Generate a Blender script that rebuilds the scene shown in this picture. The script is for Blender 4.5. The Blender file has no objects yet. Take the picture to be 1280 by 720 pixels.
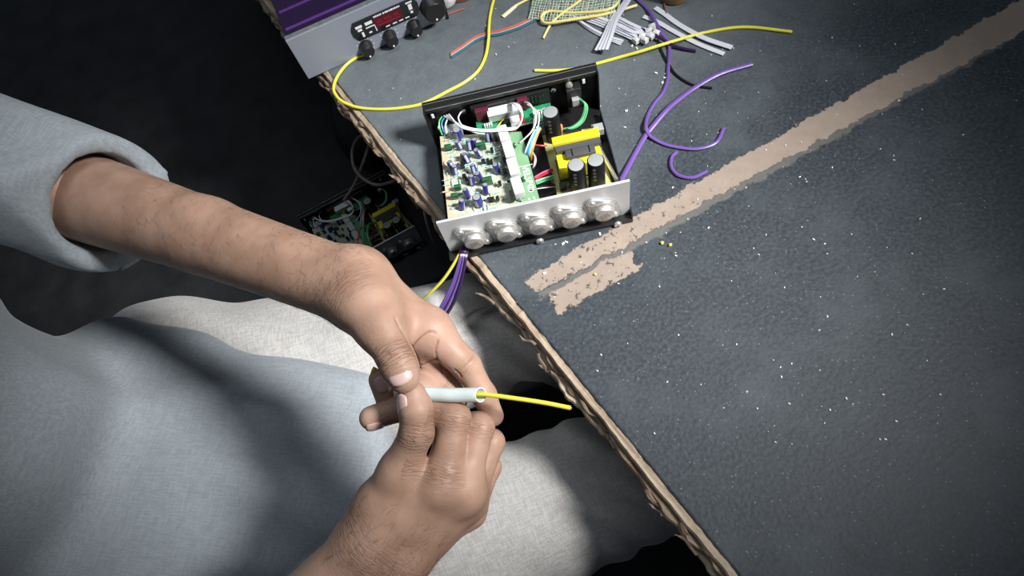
import bpy, bmesh, math, random
import numpy as np
from mathutils import Vector, Matrix

# ------------------------------------------------------------------ camera, world, light
scene = bpy.context.scene
COL = scene.collection
FPX = 801.0
CAM_R = np.array([[0.97622727, 0.20500891, 0.07036809],
                  [-0.15303884, 0.88184432, -0.44601537],
                  [-0.15349083, 0.42464332, 0.89225479]])
CAM_C = np.array([0.0081, -0.3625, 0.6104])
cam_d = bpy.data.cameras.new('camera')
cam_d.sensor_width = 36.0
cam_d.lens = FPX / 1280.0 * 36.0
cam_d.clip_start = 0.01
cam = bpy.data.objects.new('camera', cam_d)
COL.objects.link(cam)
mw = Matrix.Identity(4)
for i in range(3):
    for j in range(3):
        mw[i][j] = CAM_R[i, j]
    mw[i][3] = CAM_C[i]
cam.matrix_world = mw
scene.camera = cam

world = bpy.data.worlds.new('world')
scene.world = world
world.use_nodes = True
world.node_tree.nodes['Background'].inputs[0].default_value = (0.62, 0.74, 0.9, 1)
world.node_tree.nodes['Background'].inputs[1].default_value = 0.055

lamp_pos = Vector((0.98, -0.40, 1.25))
lamp_aim = Vector((-0.05, 0.03, 0.02))
ld = bpy.data.lights.new('key_spot', 'SPOT')  # unseen key light aimed from the leg shadow; cone narrowed to darken the sides
ld.energy = 260
ld.color = (1.0, 0.985, 0.96)
ld.shadow_soft_size = 0.17
ld.spot_size = math.radians(32.5)
ld.spot_blend = 1.0
lo = bpy.data.objects.new('key_spot', ld)
COL.objects.link(lo)
lo.location = lamp_pos
lo.rotation_euler = (lamp_aim - lamp_pos).to_track_quat('-Z', 'Y').to_euler()

td = bpy.data.lights.new('ceiling_tube', 'AREA')
td.shape = 'RECTANGLE'
td.size = 1.2
td.size_y = 0.06
td.energy = 6.5
td.color = (0.86, 0.94, 1.0)
to = bpy.data.objects.new('ceiling_tube', td)
COL.objects.link(to)
to.location = (-0.12, 0.50, 1.85)
to.rotation_euler = (Vector((0, 0, 0)) - Vector(to.location)).to_track_quat('-Z', 'Y').to_euler()

vs = scene.view_settings
vs.view_transform = 'Standard'
vs.look = 'None'
vs.gamma = 1.0
vs.use_curve_mapping = False
vs.exposure = 0.2

rnd = random.Random(7)
nrs = np.random.RandomState(3)


# ------------------------------------------------------------------ projection helpers (photo pixel -> place)
def at(x, y, z):
    """point of the horizontal plane z seen at pixel x, y of the photograph"""
    d = CAM_R @ np.array([(x - 640) / FPX, -(y - 360) / FPX, -1.0])
    return CAM_C + d * ((z - CAM_C[2]) / d[2])


def dp(x, y, d):
    """point at distance d along the view axis"""
    return CAM_C + CAM_R @ (np.array([(x - 640) / FPX, -(y - 360) / FPX, -1.0]) * d)


def V(p):
    return Vector((float(p[0]), float(p[1]), float(p[2])))


# ------------------------------------------------------------------ materials
MAT = {}


def mat(name, col, rough=0.5, metal=0.0, var=0.0, vscale=60.0, bump=0.0, bscale=300.0, spec=0.5, trans=0.0, emit=0.0, sss=0.0, coat=0.0):
    m = bpy.data.materials.new(name)
    m.use_nodes = True
    nt = m.node_tree
    b = nt.nodes['Principled BSDF']
    b.inputs['Base Color'].default_value = (*col, 1)
    b.inputs['Roughness'].default_value = rough
    b.inputs['Metallic'].default_value = metal
    b.inputs['Specular IOR Level'].default_value = spec
    b.inputs['Coat Weight'].default_value = coat
    if trans:
        b.inputs['Transmission Weight'].default_value = trans
    if sss:
        b.inputs['Subsurface Weight'].default_value = sss
        b.inputs['Subsurface Radius'].default_value = (0.006, 0.003, 0.002)
        b.inputs['Subsurface Scale'].default_value = 0.6
    if emit:
        b.inputs['Emission Color'].default_value = (*col, 1)
        b.inputs['Emission Strength'].default_value = emit
    tc = nt.nodes.new('ShaderNodeTexCoord')
    if var:
        n = nt.nodes.new('ShaderNodeTexNoise')
        n.inputs['Scale'].default_value = vscale
        n.inputs['Detail'].default_value = 5
        nt.links.new(tc.outputs['Object'], n.inputs['Vector'])
        r = nt.nodes.new('ShaderNodeValToRGB')
        r.color_ramp.elements[0].position = 0.3
        r.color_ramp.elements[1].position = 0.7
        r.color_ramp.elements[0].color = (*[c * (1 - var) for c in col], 1)
        r.color_ramp.elements[1].color = (*[min(1, c * (1 + var)) for c in col], 1)
        nt.links.new(n.outputs['Fac'], r.inputs['Fac'])
        nt.links.new(r.outputs['Color'], b.inputs['Base Color'])
    if bump:
        n2 = nt.nodes.new('ShaderNodeTexNoise')
        n2.inputs['Scale'].default_value = bscale
        n2.inputs['Detail'].default_value = 3
        nt.links.new(tc.outputs['Object'], n2.inputs['Vector'])
        bp = nt.nodes.new('ShaderNodeBump')
        bp.inputs['Strength'].default_value = bump
        bp.inputs['Distance'].default_value = 0.001
        nt.links.new(n2.outputs['Fac'], bp.inputs['Height'])
        nt.links.new(bp.outputs['Normal'], b.inputs['Normal'])
    MAT[name] = m
    return m


def N(nt, kind, **kw):
    n = nt.nodes.new(kind)
    for k, v in kw.items():
        if k.startswith('i_'):
            key = k[2:]
            n.inputs[int(key) if key.isdigit() else key.replace('_', ' ')].default_value = v
        else:
            setattr(n, k, v)
    return n


def mth(nt, op, a, b=None, c=None):
    n = nt.nodes.new('ShaderNodeMath')
    n.operation = op
    for i, s in enumerate((a, b, c)):
        if s is None:
            continue
        if isinstance(s, (int, float)):
            n.inputs[i].default_value = s
        else:
            nt.links.new(s, n.inputs[i])
    return n.outputs[0]


def smooth(nt, val, lo_, hi_):
    n = nt.nodes.new('ShaderNodeMapRange')
    n.interpolation_type = 'SMOOTHSTEP'
    nt.links.new(val, n.inputs[0])
    n.inputs[1].default_value = lo_
    n.inputs[2].default_value = hi_
    return n.outputs[0]


def mixc(nt, fac, a, b):
    n = nt.nodes.new('ShaderNodeMix')
    n.data_type = 'RGBA'
    nt.links.new(fac, n.inputs[0])
    for i, s in ((6, a), (7, b)):
        if isinstance(s, tuple):
            n.inputs[i].default_value = (*s, 1)
        else:
            nt.links.new(s, n.inputs[i])
    return n.outputs[2]


mat('black_paint', (0.012, 0.012, 0.013), 0.32, spec=0.5, bump=0.15, bscale=1500)
mat('black_plastic', (0.014, 0.014, 0.015), 0.38)
mat('black_dull', (0.010, 0.010, 0.011), 0.8)
mat('bright_steel', (0.74, 0.74, 0.73), 0.30, 0.85)
mat('nickel', (0.60, 0.585, 0.56), 0.40, 0.75, var=0.06, vscale=200)
mat('nickel_mark', (0.10, 0.10, 0.10), 0.5, 0.6)
mat('solder', (0.82, 0.83, 0.84), 0.3, 0.9)
mat('white_plastic', (0.80, 0.81, 0.82), 0.45)
mat('ceramic_white', (0.54, 0.54, 0.54), 0.6, bump=0.2, bscale=900)
mat('white_wire', (0.80, 0.80, 0.82), 0.4)
mat('grey_wire', (0.34, 0.33, 0.33), 0.5)
mat('yellow_wire', (0.74, 0.70, 0.07), 0.4)
mat('pale_yellow', (0.84, 0.72, 0.27), 0.4)
mat('red_wire', (0.62, 0.03, 0.03), 0.4)
mat('pink_wire', (0.70, 0.10, 0.22), 0.4)
mat('green_wire', (0.10, 0.50, 0.18), 0.4)
mat('mint_wire', (0.30, 0.66, 0.45), 0.4)
mat('blue_wire', (0.04, 0.28, 0.62), 0.4)
mat('cyan_wire', (0.08, 0.55, 0.66), 0.4)
mat('teal_wire', (0.012, 0.11, 0.15), 0.45)
mat('orange_wire', (0.75, 0.26, 0.08), 0.4)
mat('salmon_wire', (0.52, 0.11, 0.07), 0.45)
mat('brown_wire', (0.22, 0.11, 0.06), 0.5)
mat('black_wire', (0.012, 0.011, 0.014), 0.35)
mat('purple_wire', (0.14, 0.075, 0.30), 0.35)
mat('dark_purple_wire', (0.035, 0.018, 0.075), 0.3)
mat('taupe_wire', (0.20, 0.17, 0.15), 0.5)
mat('cap_blue', (0.025, 0.025, 0.17), 0.3, coat=0.3)
mat('cap_band', (0.42, 0.45, 0.62), 0.35)
mat('cap_black', (0.006, 0.006, 0.008), 0.5, spec=0.25)
mat('cap_top', (0.38, 0.40, 0.41), 0.45, 0.4)
mat('cap_mark', (0.16, 0.17, 0.17), 0.5)
mat('film_green', (0.012, 0.10, 0.035), 0.3, coat=0.4)
mat('resistor_blue', (0.32, 0.62, 0.60), 0.4)
mat('resistor_tan', (0.62, 0.50, 0.34), 0.45)
mat('chip_black', (0.008, 0.008, 0.009), 0.45)
mat('pcb_edge', (0.52, 0.46, 0.30), 0.6)
mat('pcb_power', (0.47, 0.46, 0.17), 0.5, var=0.12, vscale=140)
mat('pcb_green', (0.02, 0.24, 0.10), 0.35, var=0.25, vscale=200)
mat('silk_white', (0.80, 0.82, 0.76), 0.6)
mat('tape_yellow', (0.86, 0.74, 0.02), 0.3, coat=0.4)
mat('ferrite', (0.055, 0.057, 0.063), 0.5, bump=0.2, bscale=900)
mat('module_tin', (0.55, 0.58, 0.58), 0.35, 0.5)
mat('module_red', (0.10, 0.012, 0.03), 0.35)
mat('fascia_lilac', (0.36, 0.39, 0.47), 0.42, 0.35, bump=0.08, bscale=1200)
mat('silver_strip', (0.60, 0.66, 0.66), 0.3, 0.8, var=0.2, vscale=150)
mat('gloss_cover', (0.02, 0.008, 0.04), 0.12, 0.0, coat=1.0)
mat('cover_purple', (0.10, 0.04, 0.22), 0.2, coat=0.5)
mat('display_window', (0.012, 0.012, 0.016), 0.2, coat=0.3)
mat('display_red', (0.10, 0.004, 0.012), 0.25)
mat('display_digit', (0.35, 0.02, 0.04), 0.4, emit=0.12)
mat('white_print', (0.85, 0.86, 0.87), 0.5)
mat('dot_white', (0.9, 0.9, 0.9), 0.35)
mat('cable_tie', (0.60, 0.61, 0.68), 0.45)
mat('tie_head', (0.68, 0.69, 0.68), 0.45)
mat('paper_debris', (0.72, 0.72, 0.70), 0.8)
mat('brick_red', (0.32, 0.13, 0.08), 0.85, var=0.3, vscale=120)
mat('plaster_white', (0.70, 0.70, 0.68), 0.85, var=0.15, vscale=90, bump=1.0, bscale=120)
mat('wood_dowel', (0.20, 0.12, 0.05), 0.5, var=0.3, vscale=50)
mat('tan_card', (0.28, 0.21, 0.14), 0.8, var=0.15, vscale=30)
mat('mesh_green', (0.28, 0.52, 0.34), 0.5)
mat('mesh_white', (0.74, 0.74, 0.66), 0.5)
mat('mesh_brown', (0.36, 0.20, 0.15), 0.5)
mat('nail', (0.64, 0.44, 0.40), 0.28, sss=0.1, coat=0.3)
mat('nail_edge', (0.62, 0.58, 0.52), 0.35)
mat('heat_shrink', (0.72, 0.80, 0.79), 0.42, sss=0.3, var=0.05, vscale=40)
mat('stool_plastic', (0.03, 0.03, 0.034), 0.5)
mat('hair', (0.01, 0.008, 0.007), 0.5, bump=1.0, bscale=500)
mat('eye_white', (0.75, 0.74, 0.72), 0.2)
mat('eye_dark', (0.02, 0.012, 0.008), 0.15)
mat('lip', (0.30, 0.13, 0.11), 0.45)
mat('floor_sheet', (0.020, 0.021, 0.023), 0.5, var=0.4, vscale=14, bump=0.4, bscale=60)
mat('bag_plastic', (0.012, 0.012, 0.014), 0.45, bump=0.6, bscale=40)  # crumpled black plastic, dark in itself


def aluminium():
    m = mat('brushed_aluminium', (0.62, 0.63, 0.64), 0.38, 0.55)
    nt = m.node_tree
    b = nt.nodes['Principled BSDF']
    tc = nt.nodes.new('ShaderNodeTexCoord')
    mp = N(nt, 'ShaderNodeMapping')
    mp.inputs['Scale'].default_value = (30, 30, 900)
    nt.links.new(tc.outputs['Object'], mp.inputs['Vector'])
    n = N(nt, 'ShaderNodeTexNoise', i_Scale=1.0, i_Detail=6.0)
    nt.links.new(mp.outputs['Vector'], n.inputs['Vector'])
    nt.links.new(mth(nt, 'MULTIPLY_ADD', n.outputs['Fac'], 0.25, 0.36), b.inputs['Roughness'])
    n2 = N(nt, 'ShaderNodeTexNoise', i_Scale=25.0, i_Detail=4.0)
    nt.links.new(tc.outputs['Object'], n2.inputs['Vector'])
    nt.links.new(mixc(nt, n2.outputs['Fac'], (0.60, 0.62, 0.64), (0.82, 0.83, 0.84)), b.inputs['Base Color'])
    bp = N(nt, 'ShaderNodeBump', i_Strength=0.15, i_Distance=0.0005)
    nt.links.new(n.outputs['Fac'], bp.inputs['Height'])
    nt.links.new(bp.outputs['Normal'], b.inputs['Normal'])


aluminium()


def audio_pcb():
    m = mat('pcb_audio', (0.45, 0.48, 0.33), 0.42)
    nt = m.node_tree
    b = nt.nodes['Principled BSDF']
    tc = nt.nodes.new('ShaderNodeTexCoord')
    sx = N(nt, 'ShaderNodeSeparateXYZ')
    nt.links.new(tc.outputs['Object'], sx.inputs[0])
    n = N(nt, 'ShaderNodeTexNoise', i_Scale=55.0, i_Detail=2.0)
    nt.links.new(tc.outputs['Object'], n.inputs['Vector'])
    # green solder mask strip along the right side, bare laminate elsewhere with copper-side traces
    g = smooth(nt, mth(nt, 'ADD', sx.outputs[0], mth(nt, 'MULTIPLY', n.outputs['Fac'], 0.022)), -0.014, 0.006)
    vo = N(nt, 'ShaderNodeTexVoronoi', i_Scale=150.0)
    vo.distance = 'MANHATTAN'
    nt.links.new(tc.outputs['Object'], vo.inputs['Vector'])
    tr = smooth(nt, vo.outputs['Distance'], 0.30, 0.42)
    lam = mixc(nt, tr, (0.30, 0.43, 0.33), (0.42, 0.44, 0.32))
    vo2 = N(nt, 'ShaderNodeTexVoronoi', i_Scale=260.0)
    nt.links.new(tc.outputs['Object'], vo2.inputs['Vector'])
    pr_ = smooth(nt, vo2.outputs['Distance'], 0.26, 0.14)
    lam = mixc(nt, mth(nt, 'MULTIPLY', pr_, 0.75), lam, (0.66, 0.72, 0.65))
    edge = smooth(nt, sx.outputs[0], -0.079, -0.086)
    lam = mixc(nt, edge, lam, (0.52, 0.44, 0.30))
    gre = mixc(nt, n.outputs['Fac'], (0.08, 0.26, 0.13), (0.26, 0.40, 0.23))
    nt.links.new(mixc(nt, g, lam, gre), b.inputs['Base Color'])


audio_pcb()


def bench_material():
    m = mat('bench_coating', (0.03, 0.035, 0.04), 0.5)
    nt = m.node_tree
    b = nt.nodes['Principled BSDF']
    tc = nt.nodes.new('ShaderNodeTexCoord')
    P = tc.outputs['Object']
    sx = N(nt, 'ShaderNodeSeparateXYZ')
    nt.links.new(P, sx.inputs[0])
    n1 = N(nt, 'ShaderNodeTexNoise', i_Scale=9.0, i_Detail=8.0, i_Roughness=0.65)
    n2 = N(nt, 'ShaderNodeTexNoise', i_Scale=260.0, i_Detail=4.0)
    n3 = N(nt, 'ShaderNodeTexNoise', i_Scale=45.0, i_Detail=8.0, i_Roughness=0.7)
    n4 = N(nt, 'ShaderNodeTexNoise', i_Scale=120.0, i_Detail=5.0, i_Roughness=0.7)
    v = N(nt, 'ShaderNodeTexVoronoi', i_Scale=95.0)
    v2 = N(nt, 'ShaderNodeTexVoronoi', i_Scale=330.0)
    for n in (n1, n2, n3, n4, v, v2):
        nt.links.new(P, n.inputs['Vector'])
    # grazing sheen painted in as mottled grey, growing towards the far stretch of the bench
    far = smooth(nt, mth(nt, 'ADD', sx.outputs[1], mth(nt, 'MULTIPLY', n1.outputs['Fac'], 0.16)), -0.02, 0.24)
    grey_sheen = mth(nt, 'MULTIPLY', mth(nt, 'MULTIPLY_ADD', n3.outputs['Fac'], 0.9, 0.35), far)
    col = mixc(nt, smooth(nt, n2.outputs['Fac'], 0.35, 0.7), (0.014, 0.020, 0.027), (0.038, 0.050, 0.062))
    col = mixc(nt, smooth(nt, n1.outputs['Fac'], 0.45, 0.75), col, (0.046, 0.059, 0.070))
    col = mixc(nt, mth(nt, 'MULTIPLY', grey_sheen, 0.75), col, (0.175, 0.200, 0.215))
    # white crumbs of solder and plastic
    sp = mth(nt, 'MULTIPLY', smooth(nt, v.outputs['Distance'], 0.13, 0.07),
             mth(nt, 'GREATER_THAN', N_sep(nt, v.outputs['Color']), 0.96))
    col = mixc(nt, sp, col, (0.36, 0.38, 0.37))
    sp2 = mth(nt, 'MULTIPLY', smooth(nt, v2.outputs['Distance'], 0.30, 0.12),
              mth(nt, 'GREATER_THAN', N_sep(nt, v2.outputs['Color']), 0.90))
    col = mixc(nt, mth(nt, 'MULTIPLY', sp2, 0.5), col, (0.26, 0.29, 0.30))
    # rubbed-off stripe showing the brown board, in the bench's own axes (u along stripe, w across)
    ca, sa = math.cos(BAND_ANG), math.sin(BAND_ANG)
    du = mth(nt, 'SUBTRACT', sx.outputs[0], BAND_O[0])
    dv = mth(nt, 'SUBTRACT', sx.outputs[1], BAND_O[1])
    u = mth(nt, 'ADD', mth(nt, 'MULTIPLY', du, ca), mth(nt, 'MULTIPLY', dv, sa))
    w = mth(nt, 'SUBTRACT', mth(nt, 'MULTIPLY', dv, ca), mth(nt, 'MULTIPLY', du, sa))
    jit = mth(nt, 'MULTIPLY_ADD', n3.outputs['Fac'], 0.040, -0.020)
    jit2 = mth(nt, 'MULTIPLY_ADD', n4.outputs['Fac'], 0.010, -0.005)
    wj = mth(nt, 'ADD', w, mth(nt, 'MULTIPLY', jit, 0.55))
    wj = mth(nt, 'ADD', wj, jit2)
    uj = mth(nt, 'ADD', u, mth(nt, 'ADD', jit, jit2))

    def band(c, hw, u0, u1, grow=0.0):
        hwu = mth(nt, 'MULTIPLY_ADD', u, grow, hw)
        a = mth(nt, 'SUBTRACT', hwu, mth(nt, 'ABSOLUTE', mth(nt, 'SUBTRACT', wj, c)))
        e0 = mth(nt, 'SUBTRACT', uj, u0)
        e1 = mth(nt, 'SUBTRACT', u1, uj)
        return mth(nt, 'MINIMUM', a, mth(nt, 'MINIMUM', e0, e1))
    b1 = band(0.000, 0.0115, 0.0, 0.9, 0.012)
    b2 = band(-0.031, 0.0135, 0.010, 0.112)
    b3 = band(-0.017, 0.0060, 0.0, 0.60)
    holes = mth(nt, 'MULTIPLY', smooth(nt, n4.outputs['Fac'], 0.585, 0.64), smooth(nt, u, 0.30, 0.10))
    full = mth(nt, 'MAXIMUM', b1, b2)
    msk = mth(nt, 'MULTIPLY', smooth(nt, full, 0.0, 0.0012), mth(nt, 'SUBTRACT', 1.0, holes))
    half = mth(nt, 'MULTIPLY', smooth(nt, b3, 0.0, 0.003), 0.55)
    brown = mixc(nt, n3.outputs['Fac'], (0.20, 0.155, 0.125), (0.36, 0.29, 0.24))
    col = mixc(nt, half, col, (0.16, 0.15, 0.135))
    col = mixc(nt, msk, col, brown)
    nt.links.new(col, b.inputs['Base Color'])
    rg = mth(nt, 'MULTIPLY_ADD', n2.outputs['Fac'], 0.25, 0.46)
    rg = mth(nt, 'ADD', rg, mth(nt, 'MULTIPLY', msk, 0.2))
    nt.links.new(rg, b.inputs['Roughness'])
    h = mth(nt, 'ADD', mth(nt, 'MULTIPLY', n2.outputs['Fac'], 0.6), mth(nt, 'MULTIPLY', n4.outputs['Fac'], 0.8))
    h = mth(nt, 'MULTIPLY', h, mth(nt, 'SUBTRACT', 1.0, mth(nt, 'MULTIPLY', msk, 0.8)))
    h = mth(nt, 'SUBTRACT', h, mth(nt, 'MULTIPLY', msk, 0.5))
    bp = N(nt, 'ShaderNodeBump', i_Strength=0.6, i_Distance=0.0009)
    nt.links.new(h, bp.inputs['Height'])
    nt.links.new(bp.outputs['Normal'], b.inputs['Normal'])


def N_sep(nt, c):
    s = nt.nodes.new('ShaderNodeSeparateColor')
    nt.links.new(c, s.inputs[0])
    return s.outputs[0]


# bench frame: x inward from the worn edge, y along the edge away from the sitter
BO = np.array([-0.0691, -0.0126])
BANG = math.atan2(0.447, 0.894)


def bl(p):
    d = np.array(p[:2]) - BO
    c, s = math.cos(BANG), math.sin(BANG)
    return np.array([d[0] * c + d[1] * s, -d[0] * s + d[1] * c])


_a = bl(at(662, 358, 0))
_b = bl(at(842, 259, 0))
BAND_O = _a
BAND_ANG = math.atan2(_b[1] - _a[1], _b[0] - _a[0])
bench_material()


def wood_edge(NAME, dark, mid, light, dirt):
    m = mat(NAME, (0.3, 0.2, 0.12), 0.75)
    nt = m.node_tree
    b = nt.nodes['Principled BSDF']
    tc = nt.nodes.new('ShaderNodeTexCoord')
    mp = N(nt, 'ShaderNodeMapping')
    mp.inputs['Scale'].default_value = (140, 9, 140)
    nt.links.new(tc.outputs['Object'], mp.inputs['Vector'])
    n = N(nt, 'ShaderNodeTexNoise', i_Scale=1.0, i_Detail=8.0, i_Roughness=0.7)
    nt.links.new(mp.outputs['Vector'], n.inputs['Vector'])
    n2 = N(nt, 'ShaderNodeTexNoise', i_Scale=30.0, i_Detail=5.0)
    nt.links.new(tc.outputs['Object'], n2.inputs['Vector'])
    r = N(nt, 'ShaderNodeValToRGB')
    e = r.color_ramp.elements
    e[0].position, e[0].color = 0.28, (*dark, 1)
    e[1].position, e[1].color = 0.72, (*light, 1)
    k = e.new(0.5)
    k.color = (*mid, 1)
    nt.links.new(n.outputs['Fac'], r.inputs['Fac'])
    nt.links.new(mixc(nt, smooth(nt, n2.outputs['Fac'], 0.5, 0.75), r.outputs['Color'], dirt), b.inputs['Base Color'])
    bp = N(nt, 'ShaderNodeBump', i_Strength=0.8, i_Distance=0.002)
    nt.links.new(n.outputs['Fac'], bp.inputs['Height'])
    nt.links.new(bp.outputs['Normal'], b.inputs['Normal'])


wood_edge('worn_ply', (0.045, 0.028, 0.018), (0.22, 0.155, 0.105), (0.46, 0.37, 0.27), (0.10, 0.06, 0.035))
wood_edge('pale_ply', (0.16, 0.115, 0.075), (0.40, 0.31, 0.22), (0.58, 0.49, 0.37), (0.24, 0.17, 0.11))


def skin_material():
    m = mat('skin', (0.4, 0.24, 0.17), 0.5, sss=0.12)
    nt = m.node_tree
    b = nt.nodes['Principled BSDF']
    b.inputs['Specular IOR Level'].default_value = 0.35
    tc = nt.nodes.new('ShaderNodeTexCoord')
    n = N(nt, 'ShaderNodeTexNoise', i_Scale=45.0, i_Detail=6.0)
    nt.links.new(tc.outputs['Object'], n.inputs['Vector'])
    at_ = N(nt, 'ShaderNodeAttribute', attribute_name='wrinkle')
    s = N(nt, 'ShaderNodeSeparateXYZ')
    nt.links.new(at_.outputs['Vector'], s.inputs[0])
    # knuckle creases: noise stretched across the finger, kept to the knuckle by the mask
    cb = N(nt, 'ShaderNodeCombineXYZ')
    nt.links.new(mth(nt, 'MULTIPLY', s.outputs[0], 420.0), cb.inputs[0])
    nt.links.new(mth(nt, 'MULTIPLY', s.outputs[1], 75.0), cb.inputs[1])
    nk = N(nt, 'ShaderNodeTexNoise', i_Scale=1.0, i_Detail=3.0)
    nt.links.new(cb.outputs[0], nk.inputs['Vector'])
    crease = mth(nt, 'MULTIPLY', smooth(nt, mth(nt, 'ABSOLUTE', mth(nt, 'SUBTRACT', nk.outputs['Fac'], 0.5)), 0.07, 0.0), s.outputs[2])
    v = N(nt, 'ShaderNodeTexVoronoi', i_Scale=900.0)
    nt.links.new(tc.outputs['Object'], v.inputs['Vector'])
    at2 = N(nt, 'ShaderNodeAttribute', attribute_name='palmar')
    c0 = mixc(nt, smooth(nt, n.outputs['Fac'], 0.3, 0.7), (0.325, 0.195, 0.138), (0.425, 0.268, 0.197))
    c0 = mixc(nt, at2.outputs['Fac'], c0, (0.50, 0.315, 0.245))
    c0 = mixc(nt, mth(nt, 'MULTIPLY', s.outputs[2], 0.30), c0, (0.21, 0.115, 0.080))
    c0 = mixc(nt, mth(nt, 'MULTIPLY', crease, 0.6), c0, (0.16, 0.08, 0.05))
    at3 = N(nt, 'ShaderNodeAttribute', attribute_name='crease')
    c0 = mixc(nt, mth(nt, 'MULTIPLY', at3.outputs['Fac'], 0.8), c0, (0.20, 0.085, 0.055))
    nt.links.new(c0, b.inputs['Base Color'])
    n5 = N(nt, 'ShaderNodeTexNoise', i_Scale=260.0, i_Detail=4.0)
    nt.links.new(tc.outputs['Object'], n5.inputs['Vector'])
    h = mth(nt, 'ADD', mth(nt, 'MULTIPLY', v.outputs['Distance'], 0.10), mth(nt, 'MULTIPLY', n5.outputs['Fac'], 0.35))
    h = mth(nt, 'SUBTRACT', h, mth(nt, 'MULTIPLY', crease, 0.9))
    bp = N(nt, 'ShaderNodeBump', i_Strength=0.55, i_Distance=0.0010)
    nt.links.new(h, bp.inputs['Height'])
    nt.links.new(bp.outputs['Normal'], b.inputs['Normal'])


skin_material()


def cloth(name, c1, c2, ang, fs, weave=0.6):
    m = mat(name, c1, 0.85)
    nt = m.node_tree
    b = nt.nodes['Principled BSDF']
    b.inputs['Sheen Weight'].default_value = 0.15
    tc = nt.nodes.new('ShaderNodeTexCoord')
    mp = N(nt, 'ShaderNodeMapping')
    mp.inputs['Rotation'].default_value = (0, 0, ang)
    nt.links.new(tc.outputs['Object'], mp.inputs['Vector'])
    hs = []
    for ax, sc in ((0, (fs, fs * 0.07, fs * 0.3)), (1, (fs * 0.07, fs, fs * 0.3))):
        m2 = N(nt, 'ShaderNodeMapping')
        m2.inputs['Scale'].default_value = sc
        nt.links.new(mp.outputs['Vector'], m2.inputs['Vector'])
        n = N(nt, 'ShaderNodeTexNoise', i_Scale=1.0, i_Detail=2.0)
        nt.links.new(m2.outputs['Vector'], n.inputs['Vector'])
        hs.append(n.outputs['Fac'])
    wv = mth(nt, 'MULTIPLY', mth(nt, 'ADD', hs[0], hs[1]), 0.5)
    f = smooth(nt, wv, 0.36, 0.64)
    nt.links.new(mixc(nt, f, c1, c2), b.inputs['Base Color'])
    bp = N(nt, 'ShaderNodeBump', i_Strength=weave, i_Distance=0.0008)
    nt.links.new(wv, bp.inputs['Height'])
    nt.links.new(bp.outputs['Normal'], b.inputs['Normal'])


cloth('trouser_cloth', (0.37, 0.36, 0.35), (0.52, 0.51, 0.50), math.radians(-13), 850)
cloth('shirt_cloth', (0.255, 0.29, 0.32), (0.33, 0.365, 0.40), 0.3, 900, 0.2)


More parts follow.
